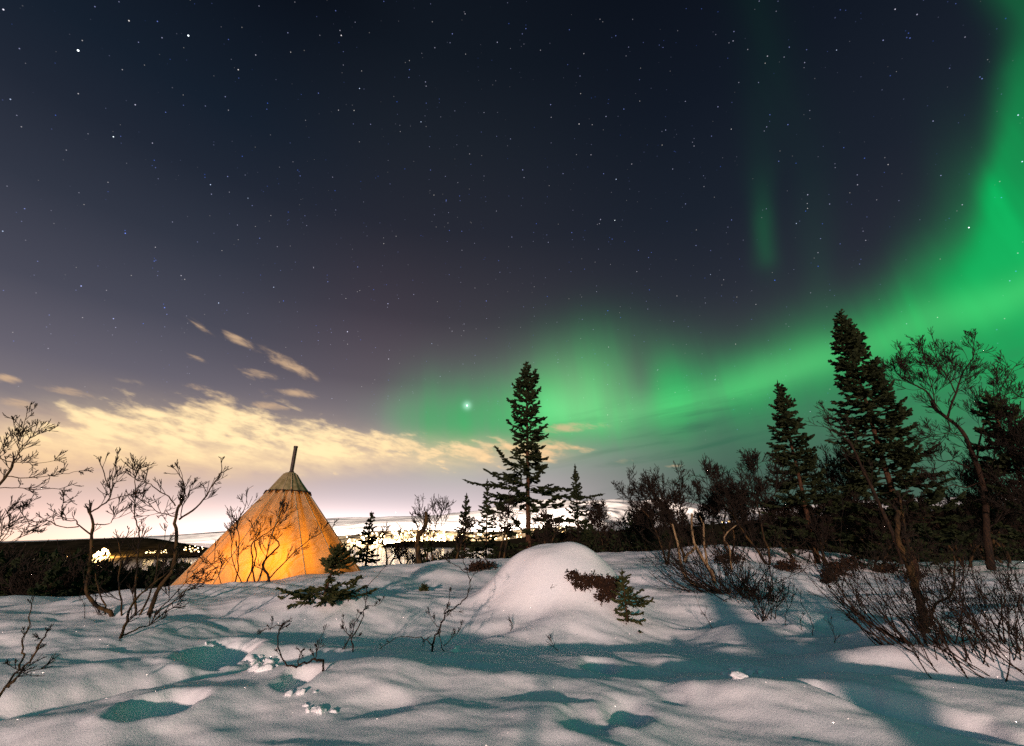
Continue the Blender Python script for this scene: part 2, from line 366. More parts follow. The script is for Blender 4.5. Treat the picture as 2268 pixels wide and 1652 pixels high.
def seg_dist(x, y, pts):
    best = np.full(np.shape(x), 1e9)
    for (ax, ay), (bx, by) in zip(pts[:-1], pts[1:]):
        dx, dy = bx-ax, by-ay; t = np.clip(((x-ax)*dx+(y-ay)*dy)/(dx*dx+dy*dy), 0, 1)
        best = np.minimum(best, np.hypot(x-ax-t*dx, y-ay-t*dy))
    return best
TRENCH = [W0(*p) for p in [(-120, 1600), (60, 1572), (200, 1548), (330, 1528), (470, 1505), (600, 1492), (700, 1480)]]
VALLEY = [W0(*p, -.05) for p in [(820, 1436), (950, 1430), (1060, 1414), (1250, 1406), (1450, 1410), (1620, 1420), (1800, 1424), (1930, 1420)]]
VALLEY2 = [W0(*p, .0) for p in [(1100, 1505), (1250, 1520), (1400, 1500), (1560, 1480), (1720, 1490), (1860, 1500), (2000, 1495), (2260, 1520)]]
BUMPS = [  # px, py, level, sx, sy, rot, height
    (1250, 1368, .2, .80, .42, .1, .24), (1150, 1385, .15, .5, .25, .3, .10), (1390, 1300, .4, .45, .4, 0, .14), (1090, 1340, .2, .35, .3, 0, .03), (1330, 1385, .1, .55, .3, 0, .12),
    (1640, 1395, .05, .55, .38, .2, .24), (1560, 1335, .2, .8, .5, 0, .16), (1600, 1290, .3, 1.0, .7, 0, .30), (1700, 1262, .4, 1.6, .8, 0, .10),
    (2060, 1415, .1, .75, .4, -.25, .34), (2190, 1465, .1, .8, .35, -.3, .26), (2230, 1370, .2, .8, .5, 0, .12), (1930, 1468, .02, .85, .3, .0, .13),
    (2150, 1290, .4, 1.4, .6, 0, .10), (1860, 1262, .45, .8, .5, 0, .22), (1760, 1262, .45, .5, .4, 0, .12),
    (1000, 1530, .0, .75, .30, .15, .11), (720, 1525, .0, .8, .30, .0, .09), (1320, 1545, .0, .8, .22, -.2, .08), (1000, 1605, .0, .9, .25, 0, .07), (520, 1570, .0, .6, .22, .0, .06),
    (1650, 1560, .0, .7, .25, -.3, .08), (2120, 1560, .0, .9, .3, -.2, .09), (300, 1480, .05, 1.2, .35, .1, .10), (120, 1440, .05, .9, .35, 0, .08), (120, 1620, .0, .7, .2, 0, .07),
    (740, 1352, .2, .8, .4, 0, .14), (900, 1345, .2, 1.3, .5, 0, .10), (560, 1345, .2, 1.4, .5, 0, .12), (330, 1400, .1, 1.2, .5, 0, .10), (960, 1262, .55, .9, .7, 0, .12), (1010, 1238, .7, .5, .6, 0, .10),
    (885, 1420, .05, .7, .25, 0, .08), (560, 1440, .05, .5, .3, 0, .08), (450, 1320, .25, 1.0, .4, 0, .06)]
PITS = [  # px, py, sx, sy, rot, depth
    (345, 1602, .22, .24, -.5, .28), (478, 1470, .30, .42, .2, .34), (655, 1552, .14, .20, .1, .15), (606, 1480, .34, .28, 0, .10), (1385, 1612, .16, .24, -.4, .10), (1325, 1492, .16, .24, -.4, .11),
    (2010, 1600, .16, .62, .9, .14), (1850, 1510, .3, .16, 0, .09), (1040, 1450, .14, .18, 0, .08), (1300, 1632, .2, .2, .5, .08),
    (1480, 1560, .18, .2, .2, .06), (960, 1290, .3, .3, 0, .05), (1870, 1395, .6, .45, 0, .12), (840, 1600, .3, .18, .2, .05), (385, 1400, .25, .3, 0, .05), (160, 1500, .4, .25, 0, .05)]
def hgt(x, y):
    x = np.asarray(x, float); y = np.asarray(y, float)
    r = np.hypot(x, y)+1e-9; a = np.arctan2(x, y)
    rc = np.interp(a, _az, _rc); sl = np.interp(a, _az, _sl)
    k = np.minimum(1, rc/r); near = tps(x*k, y*k)
    d = np.maximum(r-rc, 0); floor_ = np.interp(a, _az, [-30, -40, -40, -40, -40, -40, -40, -38, -9, -8, -8, -20])
    drop = -sl*d*d/(d+4)
    z = near+drop
    z = np.maximum(z, floor_+.02*(z-floor_)) if True else z
    lim = smooth01((400-r)/200)                       # the right-hand land ends at the fjord too
    z = np.where(r > 200, z*lim+(-45)*(1-lim), z)
    nearw = smooth01((26-r)/8)
    m = np.exp(-((np.hypot((x-MC[0]+.10*(y-MC[1]))/1.0, (y-MC[1])/1.0)*(1+.10*vnoise(x*1.3+5, y*1.3))/1.30)**3.3))
    z = z+m*1.14
    for px, py, lv, sx_, sy_, rot, h_ in BUMPS:
        cx_, cy_ = W0(px, py, lv); c, s = math.cos(rot), math.sin(rot); dx, dy = x-cx_, y-cy_
        u, v = (dx*c+dy*s)/sx_, (-dx*s+dy*c)/sy_
        z = z+h_*np.exp(-.5*(u*u+v*v))
    for px, py, sx_, sy_, rot, dp in PITS:
        cx_, cy_ = W0(px, py, -.02); c, s = math.cos(rot), math.sin(rot); dx, dy = x-cx_, y-cy_
        u, v = (dx*c+dy*s)/sx_, (-dx*s+dy*c)/sy_; q = u*u+v*v
        q = q*(1+.5*fbm(x*6, y*6, 2))
        z = z-dp*np.exp(-(q**1.6))+.10*dp*np.exp(-((np.sqrt(np.abs(q))-1.5)/.35)**2)
    td = seg_dist(x, y, TRENCH)+.05*fbm(x*3, y*3, 3)
    z = z-.15*np.exp(-(td/.26)**2)
    z = z-.10*np.exp(-(seg_dist(x, y, VALLEY)/.45)**2)-.06*np.exp(-(seg_dist(x, y, VALLEY2)/.30)**2)
    z = z+nearw*(.150*fbm(x*.55+3, y*.8, 3)+.042*fbm((x*.8-y*.35)*1.6, (y+.4*x)*3.2, 3, .45)*np.clip(1-m*1.2, .15, 1))
    z = z+nearw*.009*fbm(x*6, y*7, 4)*np.clip(1-m, .2, 1)
    return z
def axis(parts):
    out = []
    for a, b, s in parts: out.append(np.arange(a, b, s))
    return np.concatenate(out+[[parts[-1][1]]])
gx = axis([(-6000, -1000, 500), (-1000, -200, 80), (-200, -40, 10), (-40, -16, 1.0), (-16, -9, .14), (-9, 9, .045), (9, 16, .12), (16, 40, 1.0), (40, 200, 10), (200, 1000, 80), (1000, 6000, 500)])
gy = axis([(-300, -40, 20), (-40, -4, 2), (-4, 2.6, .3), (2.6, 7.5, .028), (7.5, 12, .05), (12, 20, .14), (20, 40, 1.0), (40, 200, 10), (200, 1000, 80), (1000, 6000, 500)])
X, Y = np.meshgrid(gx, gy); Z = hgt(X, Y)
nx, ny = len(gx), len(gy); ii = (np.arange(ny-1)[:, None]*nx+np.arange(nx-1)[None, :]).ravel()
ground = mesh_obj('ground', np.c_[X.ravel(), Y.ravel(), Z.ravel()], np.c_[ii, ii+1, ii+nx+1, ii+nx], SNOW)
tag(ground, kind='structure')
def hz(x, y): return float(hgt(np.array([x]), np.array([y]))[0])
def GP(px, py, lo=2.5, hi=26.0):          # the ground seen through a picture point
    dx, dy, dz = ray(px, py); Ys = np.linspace(lo, hi, 900); t = Ys/dy
    d = CZ+dz*t-hgt(dx*t, Ys); k = np.where(d < 0)[0]
    i = k[0] if len(k) else len(Ys)-1
    return Vector((dx*t[i], Ys[i], CZ+dz*t[i] if len(k) else hz(dx*t[i], Ys[i])))

# ------------------------------------------------------------------ water, hills, mountains
WZ = -30.0
m, q, b, nt = material('water')
b.inputs['Base Color'].default_value = (.012, .016, .02, 1); b.inputs['Roughness'].default_value = .12; b.inputs['IOR'].default_value = 1.33
tc = q.n('ShaderNodeTexCoord').outputs['Object']
w1 = q.noise(q.vm('MULTIPLY', tc, (.05, .16, 1)), 1.0, 4, .6)
bp = q.n('ShaderNodeBump'); bp.inputs['Strength'].default_value = .35; bp.inputs['Distance'].default_value = .6
q.put(bp.inputs['Height'], w1); q.put(b.inputs['Normal'], bp.outputs[0])
wv_ = np.array([(-9000, 120, WZ), (9000, 120, WZ), (14000, 14000, WZ), (-14000, 14000, WZ)])
tag(mesh_obj('water', wv_, np.array([[0, 1, 2, 3]]), m), kind='structure')

RID = {}
def on_slope(px, py, name):
    """the spot on a hillside seen through a picture point"""
    u, yy, Zr = RID[name]; dx, dy, dz = ray(px, py)
    for Yq in np.linspace(yy[0]+5, yy[-1]*.5+yy[0]*.5, 160):
        t = Yq/dy; x = dx*t; i = int(np.clip(np.searchsorted(u, x), 0, len(u)-1)); j = int(np.clip(np.searchsorted(yy, Yq), 0, len(yy)-1))
        if CZ+dz*t < Zr[j, i]+2: break
    return Vector((x, Yq-8, CZ+dz*(Yq-8)/dy))
def ridge(name, prof, Yc, front, back, base, mat, rough, seed, kind='structure', nu=260, nv=40, fine=1.0):
    """a land form whose skyline passes prof; its foot is `front` metres nearer and `back` metres farther"""
    pts = [P(px, py, Yc) for px, py in prof]
    xs = np.array([p.x for p in pts]); hs = np.array([p.z for p in pts])-base
    u = np.linspace(xs[0], xs[-1], nu); v = np.linspace(-front, back, nv)
    U, V = np.meshgrid(u, v)
    H = np.interp(U, xs, hs)
    t = np.where(V < 0, 1+V/front, 1-V/back)
    t = np.clip(t, 0, 1); sh = np.where(V < 0, t**1.15, smooth01(t))
    k = 1.0/front*2.2*fine
    nzv = fbm(U*k+seed, V*k*1.1+seed, 6, .52)
    Zr = base+H*(sh+rough*nzv*(.25+t)*np.clip(1.3-t, .08, 1))-8*(t <= .001)
    Zr = np.where(t <= .001, base-8, Zr)
    n2 = nu; idx = (np.arange(nv-1)[:, None]*n2+np.arange(n2-1)[None, :]).ravel()
    RID[name] = (u, Yc+v, Zr)
    o = mesh_obj(name, np.c_[U.ravel(), (Yc+V).ravel(), Zr.ravel()], np.c_[idx, idx+1, idx+n2+1, idx+n2], mat)
    return tag(o, kind=kind)
m, q, b, nt = material('mountain_snow')
tc = q.n('ShaderNodeTexCoord').outputs['Object']
nn_ = q.noise(tc, .0022, 7, .62)
zz_ = q.sep(tc)[2]
f_ = q.m('MULTIPLY', q.m('MULTIPLY', q.rng(nn_, .50, .62), q.rng(zz_, 420, 60)), .7)
q.put(b.inputs['Base Color'], q.mix(f_, (.60, .58, .60, 1), (.10, .095, .10, 1)))
b.inputs['Roughness'].default_value = .9; b.inputs['Specular IOR Level'].default_value = 0.0
MSNOW = m
ridge('mountains', [(430, 1185), (560, 1172), (640, 1160), (713, 1150), (760, 1147), (813, 1146), (875, 1144), (940, 1142), (978, 1142), (1000, 1137), (1058, 1133), (1126, 1122), (1180, 1110), (1217, 1102), (1246, 1100),
       (1291, 1107), (1357, 1105), (1423, 1108), (1445, 1104), (1462, 1100), (1485, 1105), (1540, 1116), (1620, 1122), (1750, 1118), (1900, 1108), (2050, 1098), (2150, 1094), (2300, 1100), (2500, 1110)],
      9500, 4200, 3000, WZ, MSNOW, .34, 3.3, nu=420, nv=90)
ridge('foothills', [(1100, 1165), (1240, 1156), (1330, 1150), (1420, 1158), (1500, 1152), (1600, 1146), (1750, 1142), (1900, 1140), (2100, 1134), (2300, 1128), (2500, 1130)],
      5200, 1500, 1000, WZ, MSNOW, .22, 8.1, nu=240, nv=40)
TOWNSLOPE = mat_plain('town_slope', (.03, .026, .022), (.34, .32, .30), .02, .9, 0, 0)
ridge('far_shore', [(560, 1196), (640, 1192), (720, 1188), (780, 1184), (820, 1176), (900, 1172), (980, 1174), (1060, 1178), (1120, 1176), (1180, 1168), (1250, 1166), (1330, 1176), (1500, 1182)],
      3300, 420, 500, WZ, TOWNSLOPE, .18, 5.5, nu=220, nv=24)
ridge('peninsula', [(860, 1203), (900, 1198), (960, 1197), (1040, 1198), (1110, 1197), (1180, 1194), (1300, 1190), (1400, 1186)],
      2300, 160, 200, WZ, FOREST, .12, 2.5, nu=200, nv=20)
ridge('island_hill', [(-700, 1196), (-200, 1200), (0, 1201), (116, 1197), (200, 1193), (274, 1190), (324, 1192), (375, 1201), (414, 1210), (450, 1214), (520, 1219)],
      1060, 190, 260, WZ, FOREST, .10, 6.6, nu=260, nv=30)
ridge('forest_hill', [(1100, 1200), (1180, 1186), (1260, 1180), (1350, 1174), (1450, 1168), (1560, 1162), (1700, 1150), (1850, 1142), (2000, 1132), (2150, 1126), (2400, 1120)],
      160, 110, 140, -12, FOREST, .10, 1.2, nu=260, nv=40, fine=3)

# ------------------------------------------------------------------ town lights across the fjord
def ico(r, sub=1):
    import bmesh
    bm = bmesh.new(); bmesh.ops.create_icosphere(bm, subdivisions=sub, radius=r)
    v = np.array([x.co[:] for x in bm.verts]); f = np.array([[x.index for x in fc.verts] for fc in bm.faces]); bm.free()
    return v, f
def lamp_mesh(name, r, pole, mat):
    v, f = ico(r); n = len(v)
    c = [(math.cos(a)*r*.12, math.sin(a)*r*.12) for a in (0, 2.1, 4.2)]
    pv = [(x, y, z) for z in (-r*.9, -pole) for x, y in c]
    pf = [(n+i, n+(i+1) % 3, n+3+(i+1) % 3) for i in range(3)]+[(n+i, n+3+(i+1) % 3, n+3+i) for i in range(3)]
    me = bpy.data.meshes.new(name); me.from_pydata([tuple(x) for x in v]+pv, [], [tuple(int(k) for k in x) for x in f]+pf)
    me.materials.append(mat); me.materials.append(FOREST)
    for i, p in enumerate(me.polygons): p.material_index = 0 if i < len(f) else 1
    return me
EW = mat_emit('lamp_warm', (1, .66, .26), 6.0); EY = mat_emit('lamp_amber', (1, .48, .10), 3.6)
EC = mat_emit('lamp_white', (1, .86, .58), 8.0); ER = mat_emit('lamp_red', (1, .06, .03), 5); EB = mat_emit('lamp_blue', (.5, .6, 1), 4)
for m_ in (EW, EY, EC, ER, EB): m_.cycles.emission_sampling = 'NONE'
LM = {}
def lamp(px, py, Y, r, em, label, group, pole=9.0, on=None):
    key = (round(r, 2), em.name)
    if key not in LM: LM[key] = lamp_mesh('street_lamp', r, pole, em)
    o = bpy.data.objects.new('street_lamp', LM[key]); COL.objects.link(o); o.location = on_slope(px, py, on) if on else P(px, py, Y)
    return tag(o, label, 'street lamp', group)
rnd = random.Random(11)
def cluster(x0, x1, y0, y1, n, Ya, Yb, r, ems, label, group, on=None):
    for i in range(n):
        t = rnd.random(); px = x0+(x1-x0)*rnd.random(); py = y1+(y0-y1)*t*t if y0 < y1 else y0
        lamp(px, py, Ya+(Yb-Ya)*(y1-py)/max(y1-y0, 1), r*rnd.uniform(.6, 1.25), rnd.choice(ems), label, group, on=on)
cluster(735, 800, 1183, 1203, 26, 2900, 3200, 4.2, [EW, EW, EY], 'warm street lamp on the shore between the tent and the small spruce', 'town lights by the tent', on='far_shore')
cluster(800, 985, 1172, 1202, 130, 2950, 3280, 6.0, [EW, EW, EC, EY], 'bright street lamp in the dense glow of the town across the fjord', 'town centre lights', on='far_shore')
cluster(985, 1160, 1178, 1194, 36, 3000, 3250, 4.2, [EW, EY, EY], 'amber street lamp on the thinning shore left of the tall spruce', 'town lights behind the bare birches', on='far_shore')
cluster(1176, 1252, 1165, 1180, 26, 3000, 3250, 4.6, [EW, EC, EY], 'street lamp on the hillside right of the tall spruce trunk', 'hillside lights right of the tall spruce', on='far_shore')
cluster(1255, 1345, 1170, 1181, 7, 3000, 3200, 1.2, [EY, EB, ER], 'small dim lamp on the dark ridge between small spruces', 'dim ridge lights')
cluster(322, 378, 1218, 1224, 16, 870, 885, 1.3, [EW, EW], 'lamp in the row of lights at the foot of the dark island hill', 'island shore row')
cluster(402, 452, 1208, 1222, 22, 900, 1000, 1.1, [EW, EC, EY], 'lamp on the headland just left of the tent', 'headland lights')
cluster(203, 243, 1216, 1236, 30, 860, 900, 2.5, [EW, EW, EY], 'floodlight in the blazing cluster on the left island shore', 'island floodlights')
cluster(148, 188, 1232, 1242, 7, 850, 870, .8, [EW, EY], 'small amber lamp left of the blazing shore cluster', 'small lamps left of the floodlights')
cluster(-4, 26, 1241, 1247, 5, 850, 870, .7, [EY, EW], 'dim yellow lamp on the shore at the left edge', 'dim lamps at the left edge')
lamp(296, 1183, 1400, .9, EW, 'single mast light above the dark island hill', None, 30)
lamp(876, 1135, 9000, 6, EY, 'faint amber light on the snowy mountain ridge', None, 12)
lamp(825, 1135, 7000, 4.5, EY, 'amber light at the tip of the small spruce by the tent', None, 20) if False else None
lamp(286, 1262, 330, .25, ER, 'red beacon low on the dark water behind the birch stems', None, 3)
lamp(818, 1247, 60, .035, ER, 'tiny red lamp at the foot of the small spruce', None, 1)
for i, (px, py, r, em) in enumerate([(1600, 1156, .32, EW), (1608, 1157, .2, EB), (1614, 1154, .35, EY), (1622, 1152, .2, EY)]):
    lamp(px, py, 140, r*.8, em, 'lamp of the lit hut shining through the bare birches on the hill', 'lamps of the lit hut', 2)
for px, py, r, em in [(1852, 1174, .11, EW), (1889, 1176, .08, EY), (1883, 1205, .14, EW), (1828, 1197, .05, EY), (2127, 1226, .06, EY), (2153, 1187, .10, EY), (2183, 1189, .12, EY), (1427, 1223-66, .07, EY)]:
    lamp(px, py, 60, r*.9, em, 'small house lamp glinting through the dark thicket on the right', 'house lamps in the right thicket', 1)

# unseen spots added behind the town to brighten the snowy slopes
for px, e in [(830, 1.6), (960, .5)]:
    l = bpy.data.lights.new('mountain_fill', 'SPOT'); l.energy = 6e9*e; l.color = (1, .82, .66); l.shadow_soft_size = 60; l.spot_size = R(150); l.spot_blend = .6
    o = bpy.data.objects.new('mountain_fill', l); COL.objects.link(o); o.location = P(px, 1168, 4000)
    o.rotation_euler = Vector((0, 1, .12)).to_track_quat('-Z', 'Y').to_euler()

l = bpy.data.lights.new('shore_floodlight', 'SPOT'); l.energy = 5e6; l.color = (1, .55, .16); l.shadow_soft_size = 3; l.spot_size = R(160); l.spot_blend = .5
o = bpy.data.objects.new('shore_floodlight', l); COL.objects.link(o); o.location = P(222, 1226, 872); o.rotation_euler = Vector((0, 1, .15)).to_track_quat('-Z', 'Y').to_euler()

l = bpy.data.lights.new('town_shore_fill', 'SPOT'); l.energy = 5e8; l.color = (1, .70, .36); l.shadow_soft_size = 20; l.spot_size = R(165); l.spot_blend = .5  # unseen spot added over the water to brighten the town slope
o = bpy.data.objects.new('town_shore_fill', l); COL.objects.link(o); o.location = P(900, 1192, 2650); o.rotation_euler = Vector((0, 1, .02)).to_track_quat('-Z', 'Y').to_euler()

# ------------------------------------------------------------------ plant builders
class Wood:
    """collects tapering branches and makes them one mesh"""
    def __init__(s, sides=4): s.by = {}; s.sides = sides
    def add(s, pts, rad): s.by.setdefault(len(pts), []).append((pts, rad))
    def count(s): return sum(len(v) for v in s.by.values())
    def build(s, name, mat, parent, sides=None):
        sides = sides or s.sides; V = []; Fs = []; off = 0
        for K, lst in s.by.items():
            Pn = np.array([[tuple(p) for p in l[0]] for l in lst], dtype=np.float64); Rr = np.array([l[1] for l in lst])
            M = len(lst); T = np.gradient(Pn, axis=1); T /= np.linalg.norm(T, axis=2, keepdims=True)+1e-9
            ref = np.zeros_like(T); ref[..., 2] = .35; ref[..., 0] = .9; ref[..., 1] = .27
            A_ = np.cross(T, ref); A_ /= np.linalg.norm(A_, axis=2, keepdims=True)+1e-9; B_ = np.cross(T, A_)
            an = np.arange(sides)*2*math.pi/sides
            ring = Pn[:, :, None, :]+Rr[:, :, None, None]*(np.cos(an)[None, None, :, None]*A_[:, :, None, :]+np.sin(an)[None, None, :, None]*B_[:, :, None, :])
            V.append(ring.reshape(-1, 3))
            m_, k_, s_ = np.meshgrid(np.arange(M), np.arange(K-1), np.arange(sides), indexing='ij')
            a = off+(m_*K+k_)*sides+s_; b_ = off+(m_*K+k_)*sides+(s_+1) % sides
            Fs.append(np.stack([a, b_, b_+sides, a+sides], -1).reshape(-1, 4)); off += M*K*sides
        return mesh_obj(name, np.concatenate(V), Fs, mat, parent)
def sprays(name, segs, mat, parent, sides=6, seed=0, jag=.45, bare=None):
    """needle-covered twigs: ragged star-shaped spindles; segs rows are x0 y0 z0 x1 y1 z1 r"""
    S_ = np.array(segs, dtype=np.float64); rs = np.random.RandomState(seed); M = len(S_)
    a = S_[:, :3]; b_ = S_[:, 3:6]; r = S_[:, 6]
    prof = np.array([.35, 1.0, .95, .6, .0]); tt = np.array([0, .18, .55, .82, 1.06]); K = 5
    T = b_-a; L = np.linalg.norm(T, axis=1, keepdims=True)+1e-9; T = T/L
    ref = np.tile([.23, .31, .92], (M, 1)); A_ = np.cross(T, ref); A_ /= np.linalg.norm(A_, axis=1, keepdims=True)+1e-9; B_ = np.cross(T, A_)
    an = np.arange(sides)*2*math.pi/sides
    rad = r[:, None, None]*prof[None, :, None]*(1+jag*(rs.rand(M, K, sides)-.5)*2)*np.where(np.arange(sides) % 2 == 0, 1.25, .45)[None, None, :]
    fw = (rs.rand(M, K, sides)-.2)*.05*L[:, :, None]*.6
    cen = a[:, None, None, :]+(T*L)[:, None, None, :]*tt[None, :, None, None]+fw[..., None]*T[:, None, None, :]
    ring = cen+rad[..., None]*(np.cos(an)[None, None, :, None]*A_[:, None, None, :]+np.sin(an)[None, None, :, None]*B_[:, None, None, :])
    m_, k_, s_ = np.meshgrid(np.arange(M), np.arange(K-1), np.arange(sides), indexing='ij')
    i0 = (m_*K+k_)*sides+s_; i1 = (m_*K+k_)*sides+(s_+1) % sides
    return mesh_obj(name, ring.reshape(-1, 3), np.stack([i0, i1, i1+sides, i0+sides], -1).reshape(-1, 4), mat, parent, smooth=False)
def rv(rng): return Vector((rng.gauss(0, 1), rng.gauss(0, 1), rng.gauss(0, 1)))
def deflect(d, ang, rng):
    o = d.cross(rv(rng)); o.normalize()
    return (d*math.cos(ang)+o*math.sin(ang)).normalized()
def grow(W, p, d, L, r, lvl, rng, wig=.2, up=.10, kids=(3, 5), ratio=(.42, .75), ang=(.35, .9), rmin=.004, flat=None):
    n = max(4, min(9, int(L/.08))); pts = [p.copy()]; rad = [r]; dirs = [d.copy()]
    for i in range(n):
        d = (d+rv(rng)*wig*.5+Vector((0, 0, up))).normalized()
        if flat: d = (d-flat*d.dot(flat)*.35).normalized()
        p = p+d*(L/n); pts.append(p.copy()); dirs.append(d.copy()); rad.append(max(rmin, r*(1-.72*(i+1)/n)))
    W.add(pts, rad)
    if lvl <= 0: return
    k = rng.randint(*kids)
    for j in range(k):
        s = rng.uniform(.22, .98); i = int(s*n)
        grow(W, pts[i], deflect(dirs[i], rng.uniform(*ang), rng), L*rng.uniform(*ratio)*(1.15-.4*s), max(rmin, rad[i]*.62), lvl-1, rng, wig, up, kids, ratio, ang, rmin, flat)
def catmull(pts, sub=4):
    out = []; n = len(pts)
    for i in range(n-1):
        p0, p1, p2, p3 = pts[max(i-1, 0)], pts[i], pts[i+1], pts[min(i+2, n-1)]
        for k in range(sub):
            t = k/sub; out.append(.5*((2*p1)+(p2-p0)*t+(2*p0-5*p1+4*p2-p3)*t*t+(3*p1-p0-3*p2+p3)*t**3))
    out.append(pts[-1]); return out
def limb_path(W, pix, Y, r0, r1, rng, lvl=2, twigs=(5, 8), tl=(.25, .5), rmin=.004, dY=0.0, jit=.012, first=None, sub=3, start=.3, **kw):
    """a limb seen along pix (picture points), standing at depth Y (drifting by dY), with side twigs"""
    n = len(pix); ys = [Y+dY*i/max(n-1, 1) for i in range(n)]
    pts = [P(a, b, y) for (a, b), y in zip(pix, ys)]
    if first is not None: pts[0] = first
    pts = catmull(pts, sub); N = len(pts)
    pts = [p+rv(rng)*jit if 0 < i < N-1 else p for i, p in enumerate(pts)]
    rad = [r0+(r1-r0)*(i/(N-1))**.8 for i in range(N)]
    knob = [1+.18*rng.random() for _ in rad]
    W.add(pts, [a*b for a, b in zip(rad, knob)])
    for j in range(rng.randint(*twigs)):
        i = int(rng.uniform(start, 1)*(N-1)); i = min(i, N-2)
        d = (pts[i+1]-pts[i]).normalized()
        grow(W, pts[i], deflect(d, rng.uniform(.4, 1.0), rng), rng.uniform(*tl)*(1.1-.5*i/N), max(rmin, rad[i]*.5), lvl, rng, rmin=rmin, **kw)
    d = (pts[-1]-pts[-2]).normalized()
    for _ in range(2): grow(W, pts[-1], deflect(d, rng.uniform(.05, .5), rng), rng.uniform(*tl)*.8, r1*.8, lvl-1, rng, rmin=rmin, **kw)
    return pts

def spruce(name, x, y, z0, z1, prof, seed, label, group=None, whorl=.26, nb=6, fuzz=.030, r0=.10, lean=(0, 0), gaps=0, twl=.34, tws=.085, ends=1.0, mat=None, trunk=None, bare_to=0.0, side=None, cat='spruce'):
    """prof: (share of height, branch length).  side(az, t) scales single branches"""
    rng = random.Random(seed); H = z1-z0
    root = empty(name, (x, y, z0), label, cat, group)
    tw = Wood(8); pts = []; K = 16
    for i in range(K+1):
        t = i/K; pts.append(Vector((x+lean[0]*t+rng.gauss(0, .006)*H*.2, y+lean[1]*t, z0-.3*(i == 0)+H*t)))
    tw.add(pts, [r0*(1-.93*i/K)+.004 for i in range(K+1)]); tw.build('trunk', trunk or BARK_SPRUCE, root)
    W = Wood(4); segs = []
    pt = [p[0] for p in prof]; pw = [p[1] for p in prof]
    t = prof[0][0]
    while t < .985:
        Lb = float(np.interp(t, pt, pw)); n = nb if t < .9 else 4
        a0 = rng.uniform(0, 6.28)
        for k in range(n):
            if rng.random() < gaps*(1-t): continue
            a = a0+6.283*k/n+rng.uniform(-.3, .3); L = Lb*rng.uniform(.72, 1.15)
            if side: L *= side(a, t)
            if L < .04: continue
            tz = min(.985, max(.01, t+rng.uniform(-.5, .5)*whorl/H)); el0 = -.14+.95*tz**1.8+rng.uniform(-.22, .22)
            f = tz*K; i = int(f); p = pts[i].lerp(pts[min(i+1, K)], f-i); p.z = z0+H*tz
            d = Vector((math.sin(a)*math.cos(el0), math.cos(a)*math.cos(el0), math.sin(el0)))
            nseg = 6; bp = [p.copy()]; q_ = p.copy(); dd = d.copy()
            for s in range(nseg):
                dd = (dd+Vector((0, 0, -.07 if s < 2 else .14))+rv(rng)*.06).normalized(); q_ = q_+dd*L/nseg; bp.append(q_.copy())
            rb = max(.005, r0*.16*(1-.8*tz)*min(1, L)); W.add(bp, [rb*(1-.12*s) for s in range(nseg+1)])
            inner = .30 if L > .5 else .08
            if tz < bare_to: inner = .62
            for s in range(nseg):
                if (s+1)/nseg > inner: segs.append((*bp[s], *(bp[s+1]+(bp[s+1]-bp[s])*.15), fuzz))
            nt_ = int(L/tws)
            for j in range(nt_):
                s = inner+(1-inner)*(j+rng.random())/max(nt_, 1); s = min(s, .97)
                fi = s*nseg; i2 = int(fi); pp = bp[i2].lerp(bp[min(i2+1, nseg)], fi-i2)
                bd = (bp[min(i2+1, nseg)]-bp[i2]).normalized(); sd_ = bd.cross(Vector((0, 0, 1))).normalized()*(1 if j % 2 else -1)
                td = (bd*rng.uniform(.5, 1.0)+sd_*rng.uniform(.5, 1.0)+Vector((0, 0, rng.uniform(-.7, .45)))).normalized()
                tl_ = (twl*(1.05-s)*min(1, L/.7)+.07)*rng.uniform(.6, 1.2)
                e = pp+td*tl_; segs.append((*pp, *e, fuzz*rng.uniform(.8, 1.1)))
                if tl_ > .16:
                    for sgn in (-1, 1):
                        m_ = pp+td*tl_*rng.uniform(.3, .6); t2 = (td*.8+td.cross(Vector((0, 0, 1)))*sgn*.7+rv(rng)*.1).normalized()
                        segs.append((*m_, *(m_+t2*tl_*.55), fuzz*.9))
        t += whorl/H*rng.uniform(.75, 1.25)*(1 if t < .8 else .6)
    tip = pts[-1]; segs.append((*(tip-Vector((0, 0, .25))), *(tip+Vector((0, 0, .10))), fuzz*.8))
    for k in range(5):
        a = 6.283*k/5; segs.append((tip.x, tip.y, tip.z-.12, tip.x+math.cos(a)*.07, tip.y+math.sin(a)*.07, tip.z-.03, fuzz*.6))
    if W.count(): W.build('bough', BARK_DARK, root)
    sprays('crown', segs, mat or NEEDLE, root, seed=seed)
    return root
def apex_spruce(name, px, py, Y, prof, seed, label, **k):
    t = P(px, py, Y); z0 = hz(t.x, Y)-.1
    return spruce(name, t.x, Y, z0, t.z, prof, seed, label, **k)
